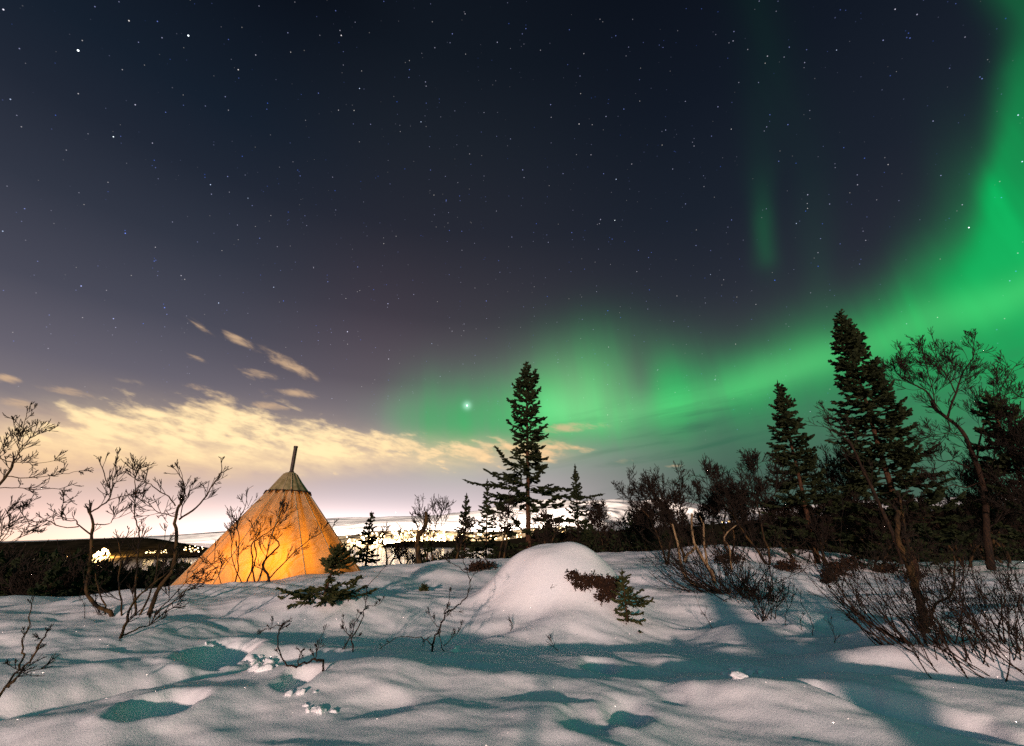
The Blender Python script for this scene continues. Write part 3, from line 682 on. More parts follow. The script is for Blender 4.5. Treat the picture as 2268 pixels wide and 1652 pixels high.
def birch(name, px, Y, py_top, seed, label, group=None, stems=3, lvl=3, r=.05, spread=.5, wig=.42, rmin=.007, kids=(4, 6), mat=None, lean=0.0, zdrop=0.0):
    """crooked bare mountain birch growing from several stems"""
    rng = random.Random(seed); t = P(px, py_top, Y); z0 = hz(t.x, Y)-.05-zdrop; H = t.z-z0
    root = empty(name, (t.x, Y, z0), label, 'birch', group)
    W1 = Wood(6); W2 = Wood(3); tops = []
    for s in range(stems):
        d = Vector((rng.uniform(-1, 1)*spread+lean, rng.uniform(-1, 1)*spread*.6, 1)).normalized()
        p = Vector((t.x+rng.uniform(-.1, .1)*stems*.5, Y+rng.uniform(-.1, .1), z0)); L = H*rng.uniform(.55, .72); n = 9
        pts = [p]; dd = d
        for i in range(n):
            dd = (dd+rv(rng)*wig*.42+Vector((0, 0, .14))).normalized(); pts.append(pts[-1]+dd*L/n)
        rr = [r*(1-.62*i/n)*(.8 if s else 1) for i in range(n+1)]; W1.add(pts, rr)
        for j in range(rng.randint(5, 7)):
            i = rng.randint(3, n); q_ = deflect((pts[i]-pts[i-1]).normalized(), rng.uniform(.3, .95), rng)
            grow(W2, pts[i], q_, H*rng.uniform(.24, .42)*(1.15-.3*i/n), rr[i]*.62, lvl, rng, wig=wig, up=.13, rmin=rmin, kids=kids)
        grow(W2, pts[-1], dd, H*.34, rr[-1], lvl, rng, wig=wig, up=.12, rmin=rmin, kids=kids)
    W1.build('trunk', mat or BARK_BIRCH, root); W2.build('crown', TWIG if Y > 8 else BARK_DARK, root)
    return root
def copy_tree(o, loc, rz, sc, label=None, group=None):
    c = o.copy(); COL.objects.link(c); c.location = loc; c.rotation_euler = (0, 0, rz); c.scale = (sc, sc, sc)
    if label: c['label'] = label
    if group: c['group'] = group
    for ch in [x for x in bpy.data.objects if x.parent == o]:
        d = ch.copy(); COL.objects.link(d); d.parent = c
    return c

# ------------------------------------------------------------------ tent
TX, TY = -7.46, 15.2; TG = hz(TX, TY)
tent = empty('tent', (TX, TY, TG), 'glowing canvas lavvu tent with a stove pipe, standing in the snow', 'tent')
APEX = 3.50
def cone(rfun, zs, nseam, per, wr, seed, sag=.02):
    rs = random.Random(seed); n = nseam*per; V = []
    ph = [rs.uniform(0, 6.28) for _ in range(nseam)]; am = [rs.uniform(.4, 1.2) for _ in range(nseam)]
    for k, z in enumerate(zs):
        u = (z-zs[0])/(zs[-1]-zs[0])
        for i in range(n):
            a = 2*math.pi*i/n+.16; s = (i % per)/per; j = i//per
            r = rfun(z); bulge = math.sin(math.pi*s)
            r *= math.cos(math.pi/nseam)/math.cos(math.pi/nseam*(2*s-1))*.55+.45
            r += -sag*bulge*(1.2-.4*u)*r+wr*am[j]*math.sin(math.pi*s)*math.sin(2*math.pi*(1.4*s+.9*u*am[j])+ph[j])*(.25+.75*u)
            V.append((TX+(APEX-z)*.045+r*math.sin(a), TY+r*math.cos(a), z))
    m = len(zs); Fc = [(k*n+i, k*n+(i+1) % n, (k+1)*n+(i+1) % n, (k+1)*n+i) for k in range(m-1) for i in range(n)]
    return np.array(V), np.array(Fc)
m, q, b, nt = material('canvas')
tc = q.n('ShaderNodeTexCoord').outputs['Object']
ns = q.noise(q.vm('MULTIPLY', tc, (1, 1, .5)), 2.2, 5, .6)
colr = q.mix(q.rng(ns, .3, .7), (.21, .165, .095, 1), (.32, .255, .155, 1))
NT2 = nt; NT2.nodes.remove(b)
df = q.n('ShaderNodeBsdfDiffuse'); q.put(df.inputs[0], colr); tr = q.n('ShaderNodeBsdfTranslucent'); tr.inputs[0].default_value = (.85, .55, .16, 1)
fb = q.noise(tc, 160, 2); bp = q.n('ShaderNodeBump'); bp.inputs['Strength'].default_value = .15; bp.inputs['Distance'].default_value = .01
q.put(bp.inputs['Height'], q.m('ADD', fb, q.m('MULTIPLY', q.noise(tc, 5, 3), 3))); q.put(df.inputs['Normal'], bp.outputs[0])
mxs = q.n('ShaderNodeMixShader'); mxs.inputs[0].default_value = .20
nt.links.new(df.outputs[0], mxs.inputs[1]); nt.links.new(tr.outputs[0], mxs.inputs[2]); nt.links.new(mxs.outputs[0], nt.nodes['Material Output'].inputs[0])
CANVAS = m
CAPM = mat_plain('cap_canvas', (.15, .12, .055), (.24, .195, .10), 6, .9, .2, .1)
SEAM = mat_plain('seam', (.34, .28, .17), (.42, .35, .22), 6, .9, 0, .1)
rmain = lambda z: .15+(APEX-z)*.765
V_, F_ = cone(rmain, list(np.linspace(TG-.25, APEX-.02, 26)), 14, 12, .09, 5, .060)
mesh_obj('canvas', V_, F_, CANVAS, tent)
rcap = lambda z: .165+(APEX-z)*.795
V_, F_ = cone(rcap, list(np.linspace(2.90, APEX+.015, 10)), 12, 10, .022, 9, .03)
n_ = 120; ctop = len(V_); V_ = np.r_[V_, [(TX, TY, APEX+.05)]]
cap = mesh_obj('cap', V_, [F_, np.array([(ctop-1-n_+1+i-1+0, ctop-n_+(i+1) % n_, ctop) for i in range(n_)]).clip(0, ctop)], CAPM, tent)
W = Wood(5); ring = [Vector((TX+.027+rcap(2.90)*1.012*math.sin(a), TY+rcap(2.90)*1.012*math.cos(a), 2.895)) for a in np.linspace(0, 2*math.pi, 61)]
W.add(ring, [.016]*61); W.build('rope', BARK_DARK, tent)
W = Wood(4)
for i in range(18):
    a = i*2*math.pi/18+.1; p = Vector((TX+.027+rcap(2.9)*1.01*math.sin(a), TY+rcap(2.9)*1.01*math.cos(a), 2.90)); q2 = Vector((TX+.03+rmain(2.77)*1.03*math.sin(a), TY+rmain(2.77)*1.03*math.cos(a), 2.79))
    W.add([p, q2], [.045, .008])
W.build('lacing', BARK_DARK, tent)
W = Wood(4)
for i in range(14):
    a = 2*math.pi*i/14+.16
    W.add([Vector((TX+(APEX-z)*.045+(rmain(z)+.004)*math.sin(a), TY+(rmain(z)+.004)*math.cos(a), z)) for z in np.linspace(TG-.2, 2.9, 8)], [.013]*8)
W.build('seam', SEAM, tent)
W = Wood(16); W.add([Vector((TX+.02, TY, z)) for z in (APEX-.5, APEX+.3, 4.40)], [.062]*3); W.build('chimney', PIPE, tent)
W = Wood(16); W.add([Vector((TX+.02, TY, z)) for z in (4.36, 4.42)], [.07]*2)
W.add([Vector((TX+.02, TY, z)) for z in (APEX+.0, APEX+.07)], [.10, .075]); W.build('chimney_collar', PIPE, tent)
def bulb(name, loc, power, col, r):
    l = bpy.data.lights.new(name, 'POINT'); l.energy = power; l.color = col; l.shadow_soft_size = r
    o = bpy.data.objects.new(name, l); COL.objects.link(o); o.location = loc; return o
bulb('tent_lamp', (TX+.55, TY-1.25, TG+.22), 360, (1, .40, .06), .12)
bulb('tent_lamp', (TX-.45, TY-1.05, TG+.18), 70, (1, .34, .06), .12)
# low canvas flap lying in the snow at the tent's far left
# ------------------------------------------------------------------ spruces
def sideS1(a, t):   # a: azimuth, 0 = away from the viewer, pi/2 = to the right
    if .36 < t < .44: return 1.75 if abs(math.sin(a)) > .75 and math.sin(a) < 0 else .9
    if .30 < t < .36: return 1.5 if math.sin(a) > .6 else .9
    return 1
apex_spruce('spruce', 1165, 803, 19, [(.08, 1.0), (.16, 1.6), (.28, 1.95), (.36, 1.7), (.43, 1.1), (.50, .85), (.58, 1.0), (.66, .85), (.74, .90), (.82, .66), (.88, .62), (.93, .36), (.97, .2), (1, .08)], 3,
            'tallest spruce in the middle, standing behind the round snow mound', whorl=.33, nb=7, fuzz=.036, r0=.12, gaps=.14, bare_to=.28, side=sideS1, twl=.42, tws=.075)
apex_spruce('spruce', 1859, 693, 13.5, [(.08, 1.5), (.25, 1.6), (.4, 1.35), (.55, 1.05), (.7, .80), (.82, .60), (.9, .42), (.96, .25), (1, .1)], 21,
            'tallest spruce on the right, pointing into the green aurora', whorl=.24, nb=8, fuzz=.032, r0=.10, gaps=.2, bare_to=.28, twl=.40, tws=.065)
apex_spruce('spruce', 1722, 847, 14.5, [(.12, 1.3), (.25, 1.35), (.4, 1.1), (.5, .70), (.65, .68), (.8, .45), (.9, .30), (1, .08)], 33,
            'medium spruce with a thin pointed top left of the tallest right spruce', whorl=.24, nb=7, fuzz=.032, r0=.08, gaps=.24, bare_to=.30, twl=.36, tws=.065)
apex_spruce('spruce', 2186, 872, 12.5, [(.15, 1.1), (.35, 1.25), (.55, 1.0), (.75, .7), (.9, .4), (1, .1)], 41,
            'sparse leaning spruce tangled in the big bare birch at the right edge', whorl=.28, nb=6, fuzz=.042, r0=.09, gaps=.42, bare_to=.5, twl=.34)
SM = [(822, 1137, 19.5, .62, 'small slim spruce just right of the tent against the lights'), (1033, 1096, 22, .72, 'small spruce with a pointed top, second left of the tall middle one'),
      (1079, 1064, 23, .72, 'narrow spruce directly left of the tall middle spruce'), (1273, 1031, 23, .85, 'dense spruce directly right of the tall middle spruce'),
      (1392, 1133, 36, 1.1, 'small spruce tip on the dark ridge, left one of two'), (1420, 1141, 38, 1.1, 'small spruce tip on the dark ridge, right one of two'), (1512, 1130, 34, 1.2, 'dark spruce tip behind the broken pale stems'),
      (948, 1195, 18.6, .55, 'little bushy spruce at the foot of the broken snag')]
for i, (px, py, Yd, w, lb) in enumerate(SM):
    apex_spruce('spruce', px, py, Yd, [(.05, w), (.3, w*.95), (.5, w*.68), (.72, w*.45), (.9, w*.22), (1, .05)], 60+i, lb, whorl=.24, nb=6, fuzz=.040, r0=.05, gaps=.12, twl=.26, tws=.12)
# young spruce bent by snow in front of the tent
b0 = GP(717, 1318)
spruce('young_spruce', b0.x, b0.y, b0.z-.05, P(730, 1214, b0.y).z, [(.04, .82), (.14, .74), (.24, .5), (.30, .08), (.46, .08), (.52, .26), (.6, .40), (.8, .32), (1, .06)], 71,
       'small bent spruce with a needle skirt on the snow in front of the tent', whorl=.075, nb=7, fuzz=.016, r0=.028, lean=(.16, 0), twl=.20, tws=.045, mat=NEEDLE2,
       side=lambda a, t: (1.35 if math.sin(a) > .2 else .75) if t > .15 else 1.05)
b0 = GP(1390, 1378)
spruce('spruce_sapling', b0.x, b0.y, b0.z-.05, P(1373, 1270, b0.y).z, [(.06, .30), (.2, .20), (.35, .34), (.5, .32), (.7, .18), (.9, .12), (1, .05)], 77,
       'knee-high spruce sapling beside the heather at the foot of the snow mound', whorl=.075, nb=5, fuzz=.014, r0=.018, twl=.16, tws=.045, mat=NEEDLE2, lean=(-.03, 0),
       side=lambda a, t: 1.35 if math.sin(a) > .5 and t < .6 else .8)
b0 = GP(938, 1308)
spruce('spruce_sapling', b0.x, b0.y, b0.z-.05, b0.z+.11, [(.1, .12), (.6, .10), (1, .04)], 78, 'tiny spruce tip poking out of the open snow between tent and mound', whorl=.03, nb=6, fuzz=.014, r0=.01, twl=.08, tws=.03, mat=NEEDLE2)
b0 = GP(8, 1345)
spruce('spruce_sapling', b0.x-.35, b0.y-1, hz(b0.x-.35, b0.y-1)-.05, hz(b0.x-.35, b0.y-1)+.75, [(.1, .42), (.5, .35), (1, .06)], 79, 'dark spruce sapling cut by the left edge of the picture', whorl=.10, nb=6, fuzz=.02, r0=.02, twl=.18, tws=.05)
# unseen spruce and post added behind the viewer to shadow the foreground snow
spruce('spruce', 2.05, -3.2, hz(2.05, -3.2)-.1, 1.75, [(.03, .42), (.3, .40), (.6, .36), (.85, .28), (1, .08)], 90, 'short dense spruce added unseen behind the viewer to cast a shadow', whorl=.09, nb=9, fuzz=.05, r0=.05, twl=.2, tws=.05)
W = Wood(8); SX, SY = -.86, -2.3; sk = empty('shadow_stake', (SX, SY, hz(SX, SY)), 'thin wooden post added unseen behind the viewer to cast a shadow', 'shadow_stake')
W.add([Vector((SX, SY, hz(SX, SY)-.2)), Vector((SX+.02, SY, .5)), Vector((SX, SY, 1.14))], [.045, .04, .035]); W.build('post', BARK_DARK, sk)
# ------------------------------------------------------------------ bare birches and twigs near the viewer
def plant(name, loc, label, cat='birch', group=None): return empty(name, loc, label, cat, group)
def guided(name, base_px, Y, limbs, label, seed, cat='birch', mat1=None, mat2=None, rmin=.005, sides=7, group=None, **kw):
    """limbs: (pixel path, start radius, end radius, side twigs lo, hi, twig length lo, hi, depth drift)"""
    rng = random.Random(seed); p = P(*base_px, Y); root = plant(name, (p.x, Y, hz(p.x, Y)), label, cat, group)
    W1 = Wood(sides); W2 = Wood(4)
    for L in limbs:
        pix, r0, r1, lo, hi, a, c, dy = L
        n = len(pix); ys = [Y+dy*i/(n-1) for i in range(n)]
        pts = catmull([P(u, v, y) for (u, v), y in zip(pix, ys)], 3); N = len(pts)
        pts = [q_+rv(rng)*.007 if 0 < i < N-1 else q_ for i, q_ in enumerate(pts)]
        rad = [kw.get('thin', .78)*(r0+(r1-r0)*(i/(N-1))**.8)*(1+.25*rng.random()) for i in range(N)]
        W1.add(pts, rad)
        for j in range(rng.randint(lo, hi)):
            i = min(int(rng.uniform(.25, 1)*(N-1)), N-2); d = (pts[i+1]-pts[i]).normalized()
            grow(W2, pts[i], deflect(d, rng.uniform(.4, 1.05), rng), rng.uniform(a, c)*1.3*(1.1-.4*i/N), max(rmin, rad[i]*.32), kw.get('lvl', 2), rng, wig=kw.get('wig', .13), up=kw.get('up', .10), rmin=rmin, kids=kw.get('kids', (2, 4)), ratio=(.5, .8), ang=(.3, .8))
        if hi:
            d = (pts[-1]-pts[-2]).normalized()
            for _ in range(2): grow(W2, pts[-1], deflect(d, rng.uniform(.05, .5), rng), rng.uniform(a, c)*.7, r1*.8, 1, rng, wig=.3, up=.08, rmin=rmin)
    W1.build('stem', mat1 or BARK_BIRCH, root)
    if W2.count(): W2.build('crown', mat2 or TWIG, root)
    return root
guided('birch', (285, 1372), 8.9, [
    ([(262, 1378), (243, 1356), (208, 1336), (191, 1307), (195, 1271), (202, 1230), (202, 1184), (207, 1161), (198, 1135)], .050, .030, 2, 4, .2, .4, 0),
    ([(198, 1135), (215, 1125), (241, 1107), (245, 1089), (234, 1060), (223, 1029)], .026, .010, 6, 9, .2, .38, .2),
    ([(243, 1104), (248, 1075), (250, 1050), (259, 1010)], .014, .006, 5, 7, .15, .3, .1),
    ([(238, 1110), (272, 1099), (300, 1091)], .013, .006, 4, 6, .2, .4, -.2),
    ([(202, 1184), (176, 1164), (166, 1153), (140, 1150), (135, 1135), (142, 1107)], .020, .007, 6, 8, .15, .3, -.2),
    ([(174, 1166), (135, 1167), (104, 1153), (70, 1156), (52, 1143), (50, 1127)], .015, .006, 6, 8, .15, .34, -.4),
    ([(207, 1161), (241, 1160), (250, 1150), (262, 1135)], .016, .006, 6, 9, .15, .34, .1),
    ([(299, 1372), (300, 1300), (305, 1240), (307, 1205), (308, 1171), (298, 1146), (299, 1122), (300, 1091), (299, 1055), (311, 1037)], .030, .008, 14, 18, .22, .42, .3),
    ([(325, 1377), (350, 1310), (372, 1275), (386, 1252), (391, 1195), (388, 1158), (394, 1125), (401, 1114)], .055, .034, 1, 2, .2, .3, -.1),
    ([(401, 1114), (406, 1101), (409, 1076), (399, 1055), (388, 1039)], .024, .007, 6, 8, .15, .3, .1),
    ([(397, 1150), (427, 1130), (450, 1107), (466, 1081), (479, 1060), (489, 1045), (490, 1026)], .028, .008, 7, 9, .14, .3, -.2),
    ([(388, 1120), (373, 1101), (347, 1083), (326, 1068), (305, 1065), (292, 1048)], .018, .007, 8, 10, .18, .34, .2),
    ([(386, 1143), (362, 1138), (344, 1130), (325, 1110), (311, 1106)], .015, .006, 8, 10, .2, .36, .2),
    ([(401, 1145), (405, 1120), (420, 1095), (427, 1075)], .014, .006, 8, 10, .16, .32, .1),
    ([(335, 1370), (373, 1330), (410, 1290), (448, 1262), (482, 1240)], .016, .006, 7, 9, .2, .4, -.3),
    ([(325, 1379), (355, 1352), (395, 1322), (430, 1290), (462, 1280)], .013, .005, 5, 7, .15, .3, -.5),
    ([(270, 1378), (268, 1330), (262, 1280), (268, 1230), (262, 1200)], .024, .010, 6, 8, .2, .4, .2),
    ([(300, 1378), (330, 1320), (345, 1270), (350, 1230), (372, 1200)], .026, .010, 7, 9, .2, .4, .2),
    ([(262, 1376), (235, 1372), (232, 1340), (218, 1300), (210, 1262)], .024, .012, 4, 6, .2, .35, .1)],
    'bare many-stemmed mountain birch left of the tent, in front of the dark hill', 5, lvl=2, kids=(1, 3), thin=.62, wig=.2)
guided('birch', (256, 1453), 6.4, [
    ([(256, 1456), (260, 1430), (269, 1408), (280, 1375), (290, 1345), (311, 1317), (350, 1285), (384, 1255), (395, 1232)], .026, .010, 4, 6, .15, .3, 1.2),
    ([(269, 1408), (285, 1402), (310, 1390), (340, 1378), (372, 1345), (405, 1312), (450, 1290)], .013, .005, 6, 8, .12, .25, .8)],
    'thin leaning birch stem rising from the snow in front of the many-stemmed birch', 6, mat1=BARK_BIRCH)
guided('birch', (-90, 1330), 8.6, [
    ([(-95, 1340), (-80, 1230), (-55, 1150), (-20, 1096), (0, 1072), (16, 1050), (28, 1026)], .06, .026, 2, 3, .2, .4, 0),
    ([(28, 1026), (44, 1012), (40, 985), (48, 960), (56, 930), (60, 912)], .016, .006, 10, 13, .14, .3, .1),
    ([(28, 1024), (8, 1018), (0, 1005), (16, 982), (34, 962), (30, 935)], .014, .006, 9, 12, .14, .3, .1),
    ([(46, 1013), (44, 995), (65, 972), (86, 955), (104, 948)], .012, .005, 7, 9, .14, .28, 0),
    ([(10, 1055), (62, 1058), (111, 1054), (150, 1048), (186, 1041)], .014, .005, 8, 10, .12, .24, -.2),
    ([(-40, 1084), (0, 1081), (39, 1081), (80, 1083), (129, 1083), (145, 1096), (158, 1108)], .014, .005, 7, 9, .12, .26, -.4),
    ([(30, 1023), (85, 1024), (132, 1021)], .010, .004, 5, 7, .12, .24, -.2),
    ([(-70, 1230), (-30, 1210), (3, 1197), (21, 1169), (41, 1140), (52, 1122)], .016, .006, 8, 10, .16, .34, .2),
    ([(-40, 1190), (-10, 1170), (10, 1140), (30, 1125)], .012, .005, 7, 9, .16, .34, .1),
    ([(-60, 1250), (0, 1215), (52, 1182), (92, 1165)], .010, .004, 5, 7, .16, .3, .1)],
    'bare birch reaching in from the left edge of the picture', 8, kids=(2, 3), thin=.62, wig=.18)
guided('sapling', (0, 1535), 4.1, [
    ([(-22, 1560), (0, 1536), (19, 1515), (42, 1482), (49, 1453), (49, 1424), (65, 1382), (70, 1336)], .014, .004, 3, 4, .08, .16, .3),
    ([(19, 1521), (40, 1500), (65, 1466), (88, 1430), (102, 1403)], .012, .006, 2, 3, .06, .12, -.1)],
    'bare forked twig out of focus in the lower left corner', 9, cat='twig', rmin=.003)
guided('birch', (612, 1290), 12.4, [
    ([(598, 1294), (592, 1270), (580, 1250), (600, 1225), (618, 1208), (612, 1196)], .040, .018, 2, 3, .2, .3, 0),
    ([(640, 1290), (655, 1270), (660, 1250), (680, 1235)], .0, .0, 0, 0, .1, .2, 0) if False else ([(565, 1292), (560, 1262), (568, 1230), (563, 1200), (575, 1180)], .026, .012, 2, 4, .2, .4, 0),
    ([(518, 1294), (528, 1262), (526, 1230), (530, 1190), (524, 1160), (540, 1130), (546, 1105)], .022, .008, 8, 10, .25, .5, .2),
    ([(545, 1294), (560, 1250), (556, 1210), (575, 1190), (600, 1175), (618, 1150), (625, 1125)], .024, .008, 8, 10, .25, .5, .2),
    ([(570, 1292), (582, 1255), (592, 1222), (600, 1185), (612, 1160), (624, 1128)], .020, .007, 6, 8, .2, .4, -.2),
    ([(585, 1294), (610, 1265), (640, 1235), (660, 1215), (690, 1192), (715, 1178), (735, 1170)], .020, .006, 6, 9, .2, .4, -.2),
    ([(535, 1290), (520, 1255), (512, 1215), (520, 1170), (514, 1140)], .016, .006, 7, 9, .2, .45, .3),
    ([(490, 1294), (480, 1262), (462, 1242), (450, 1235)], .012, .005, 4, 5, .2, .35, 0)],
    'bare birch shrub growing right in front of the glowing tent canvas', 12, mat1=BARK_DARK, mat2=TWIG)
yb = GP(715, 1486).y
guided('sapling', (715, 1486), yb, [
    ([(715, 1488), (715, 1466), (700, 1460), (687, 1464), (668, 1472), (648, 1475), (634, 1470), (622, 1453), (615, 1420), (619, 1395), (633, 1379)], .013, .006, 2, 3, .05, .10, .3),
    ([(630, 1383), (612, 1388), (595, 1392), (579, 1399)], .007, .003, 2, 3, .05, .10, .2),
    ([(715, 1466), (706, 1463), (698, 1460), (702, 1440), (706, 1420), (718, 1395)], .007, .003, 3, 4, .05, .09, 0),
    ([(662, 1474), (662, 1450), (668, 1440)], .006, .003, 2, 3, .04, .07, 0)],
    'bare twig bent into a hook over the snow, left of the upright twigs', 15, cat='twig', rmin=.0022, mat1=BARK_DARK)
yb = GP(782, 1449).y
guided('sapling', (782, 1449), yb, [
    ([(782, 1452), (781, 1430), (780, 1416), (800, 1374), (808, 1345), (811, 1320), (812, 1300), (829, 1281), (851, 1257)], .012, .004, 3, 5, .06, .12, .7),
    ([(731, 1464), (748, 1450), (762, 1436), (774, 1412), (783, 1390), (795, 1365), (808, 1350)], .009, .005, 2, 3, .05, .1, .4),
    ([(811, 1342), (828, 1340), (840, 1336), (847, 1327)], .005, .003, 2, 3, .04, .07, 0),
    ([(774, 1408), (762, 1395), (760, 1370)], .006, .003, 3, 4, .05, .08, 0),
    ([(778, 1412), (785, 1375), (792, 1357)], .006, .003, 2, 3, .05, .08, 0)],
    'tall upright bare twig with a forked top, in front of the bent spruce', 16, cat='twig', rmin=.0022, mat1=BARK_DARK)
yb = GP(959, 1444).y
guided('sapling', (959, 1444), yb, [
    ([(959, 1448), (958, 1428), (966, 1408), (974, 1388), (985, 1359), (1000, 1350), (1014, 1341), (1028, 1326), (1035, 1315), (1041, 1290), (1034, 1267), (1025, 1236)], .017, .006, 4, 6, .06, .14, 1.0),
    ([(1034, 1268), (1015, 1255), (999, 1246), (983, 1236)], .007, .003, 3, 4, .06, .12, .3),
    ([(1040, 1290), (1050, 1268)], .006, .003, 2, 3, .05, .1, 0),
    ([(982, 1360), (993, 1335), (996, 1308)], .006, .003, 3, 4, .05, .08, 0),
    ([(960, 1432), (948, 1420), (934, 1413), (905, 1408), (876, 1413), (847, 1431)], .008, .004, 2, 4, .05, .1, -.3),
    ([(988, 1452), (976, 1424), (974, 1400), (976, 1385)], .008, .004, 2, 3, .05, .1, .1),
    ([(982, 1430), (1010, 1406), (1021, 1381)], .006, .003, 4, 5, .05, .09, 0),
    ([(974, 1388), (958, 1378), (948, 1360)], .006, .003, 3, 4, .05, .09, 0)],
    'tallest crooked bare twig in the middle foreground, with an arched side shoot', 17, cat='twig', rmin=.0022, mat1=BARK_DARK)

# broken pale stems and the shrub around them
guided('snag', (1560, 1300), 11.0, [
    ([(1545, 1300), (1525, 1285), (1510, 1262), (1506, 1240), (1502, 1211), (1494, 1180), (1488, 1160)], .050, .022, 0, 0, .2, .3, 0),
    ([(1582, 1290), (1576, 1268), (1562, 1248), (1550, 1225), (1539, 1208), (1533, 1183), (1531, 1160), (1532, 1137)], .055, .026, 0, 0, .2, .3, 0),
    ([(1514, 1245), (1524, 1228), (1539, 1212)], .032, .036, 0, 0, .2, .3, 0),
    ([(1566, 1255), (1562, 1226), (1558, 1197), (1558, 1160)], .034, .024, 0, 0, .2, .3, 0),
    ([(1558, 1162), (1554, 1155), (1549, 1143)], .012, .006, 0, 0, .2, .3, 0),
    ([(1620, 1262), (1616, 1240), (1613, 1211), (1603, 1189), (1630, 1163)], .028, .014, 1, 2, .2, .3, 0)],
    'dead birch with pale broken-off stems standing in the bare shrub', 18, cat='dead tree', mat1=BARK_PALE)
def thicket(name, base, Y, n, az0, az1, L, seed, label, cat='shrub', r=.008, lvl=2, spread=.3, kids=(2, 4), wig=.38, up=.08, el=(.15, 1.2), mat=None, group=None, rmin=.004):
    rng = random.Random(seed); p = GP(*base) if Y is None else P(*base, Y)
    z0 = hz(p.x, p.y); root = plant(name, (p.x, p.y, z0), label, cat, group); W1 = Wood(5); W2 = Wood(3)
    for i in range(n):
        a = rng.uniform(az0, az1); e = rng.uniform(*el)
        bx, by = p.x+rng.gauss(0, spread), p.y+rng.gauss(0, spread*.6)
        q_ = Vector((bx, by, hz(bx, by)-.04)); d = Vector((math.sin(a)*math.cos(e), math.cos(a)*math.cos(e)*.7, math.sin(e))).normalized()
        Ls = L*rng.uniform(.6, 1.15); k = 7; pts = [q_]
        for j in range(k):
            d = (d+rv(rng)*wig*.3+Vector((0, 0, up))).normalized(); pts.append(pts[-1]+d*Ls/k)
        rr = [r*(1-.6*j/k)*(.8+.4*rng.random()) for j in range(k+1)]; W1.add(pts, rr)
        for j in range(rng.randint(3, 5)):
            t = rng.randint(2, k); grow(W2, pts[t], deflect((pts[t]-pts[t-1]).normalized(), rng.uniform(.3, .9), rng), Ls*rng.uniform(.2, .42), rr[t]*.6, lvl-1, rng, wig=wig, up=up, kids=kids, rmin=rmin)
    W1.build('stem', mat or BARK_DARK, root); W2.build('crown', TWIG, root); return root
PI = math.pi
thicket('shrub', (1590, 1300), 10.6, 30, -1.9, -.9, 1.7, 31, 'low bare shrub arching left from below the pale broken stems', spread=.35, el=(.1, .9), up=.09, r=.012)
thicket('shrub', (1630, 1290), 10.8, 34, -.9, 1.6, 1.35, 32, 'dense brown bare shrub right of the pale broken stems', spread=.45, el=(.2, 1.3), r=.010)
thicket('shrub', (1690, 1375), None, 13, -1.0, 1.6, .75, 33, 'small bare bush with arching shoots on its own snow hump', spread=.08, el=(.4, 1.3), r=.008, rmin=.0025)
thicket('shrub', (1650, 1290), 10.3, 60, 0, 6.28, .45, 34, 'matted brown undergrowth at the foot of the dense shrub', cat='undergrowth', spread=.45, el=(.1, 1.0), r=.008, lvl=2, mat=HEATH)  # matted heather stems rather than a shrub
for i, (pth, lb) in enumerate([([(1800, 1408), (1800, 1385), (1789, 1358), (1774, 1338), (1772, 1318), (1754, 1292)], 'single curved bare twig on the open snow, rightmost of three'),
                               ([(1740, 1386), (1738, 1362), (1752, 1335), (1757, 1302)], 'single bare twig on the open snow, leftmost of three'),
                               ([(1776, 1396), (1772, 1378), (1778, 1362)], 'shortest bare twig on the open snow, middle of three'),
                               ([(1848, 1424), (1846, 1400), (1840, 1372)], 'short stiff twig beside the shaded hollow'),
                               ([(1578, 1392), (1566, 1372), (1550, 1345), (1538, 1315)], 'thin bent twig below the pale broken stems'),
                               ([(1236, 1442), (1226, 1432), (1218, 1418)], 'short dark twig tip in front of the snow mound'),
                               ([(1222, 1312), (1221, 1302), (1224, 1292)], 'tiny twig tip poking out of the front of the snow mound'),
                               ([(1130, 1398), (1134, 1385), (1131, 1376)], 'small twig at the left foot of the snow mound'),
                               ([(188, 1370), (187, 1345), (178, 1325)], 'short twig left of the many-stemmed birch'),
                               ([(960, 1446), (958, 1440), (953, 1436)], None)]):
    if lb is None: continue
    yb = GP(*pth[0]).y
    guided('twig', pth[0], yb, [(pth, .007, .003, 2, 5, .05, .12, .1)], lb, 40+i, cat='twig', rmin=.002, mat1=BARK_DARK, lvl=1)
# heather breaking through the mound's side
def heather(name, spots, label, seed, L=.10, n=260, leaf=.012, mat=None):
    rng = random.Random(seed); p = GP(*spots[0][:2]); root = plant(name, tuple(p), label, 'heather'); W = Wood(3); segs = []
    for px, py, rx, ry, w in spots:
        for i in range(int(n*w)):
            a = rng.uniform(0, 6.28); k = math.sqrt(rng.random()); c = GP(px+rx*k*math.cos(a), py+ry*k*math.sin(a))
            d = Vector((rng.gauss(0, .6), -rng.random()*1.0-.1, rng.gauss(.35, .5))).normalized(); l = L*rng.uniform(.5, 1.3)
            m_ = c+d*l*.5+rv(rng)*.01; e = c+d*l+rv(rng)*.015; W.add([c-d*.03, m_, e], [.005, .004, .002])
            for _ in range(3):
                s_ = m_.lerp(e, rng.random()); t_ = s_+rv(rng)*leaf*1.6; segs.append((*s_, *t_, leaf))
    W.build('stem', TWIG, root); sprays('foliage', segs, mat or HEATH, root, sides=4, seed=seed); return root
heather('heather', [(1268, 1278, 12, 10, .35), (1290, 1292, 20, 13, .8), (1315, 1290, 20, 12, .8), (1345, 1295, 26, 14, 1.0), (1335, 1322, 14, 12, .5), (1352, 1315, 14, 10, .4)],
        'dark brown heather breaking out of the right side of the snow mound', 51, n=300)
heather('heather', [(1846, 1268, 22, 14, 1), (1880, 1250, 26, 14, 1), (1830, 1285, 10, 8, .4)], 'brown heather clump under the right-hand spruces', 52, L=.2, n=200, leaf=.02)
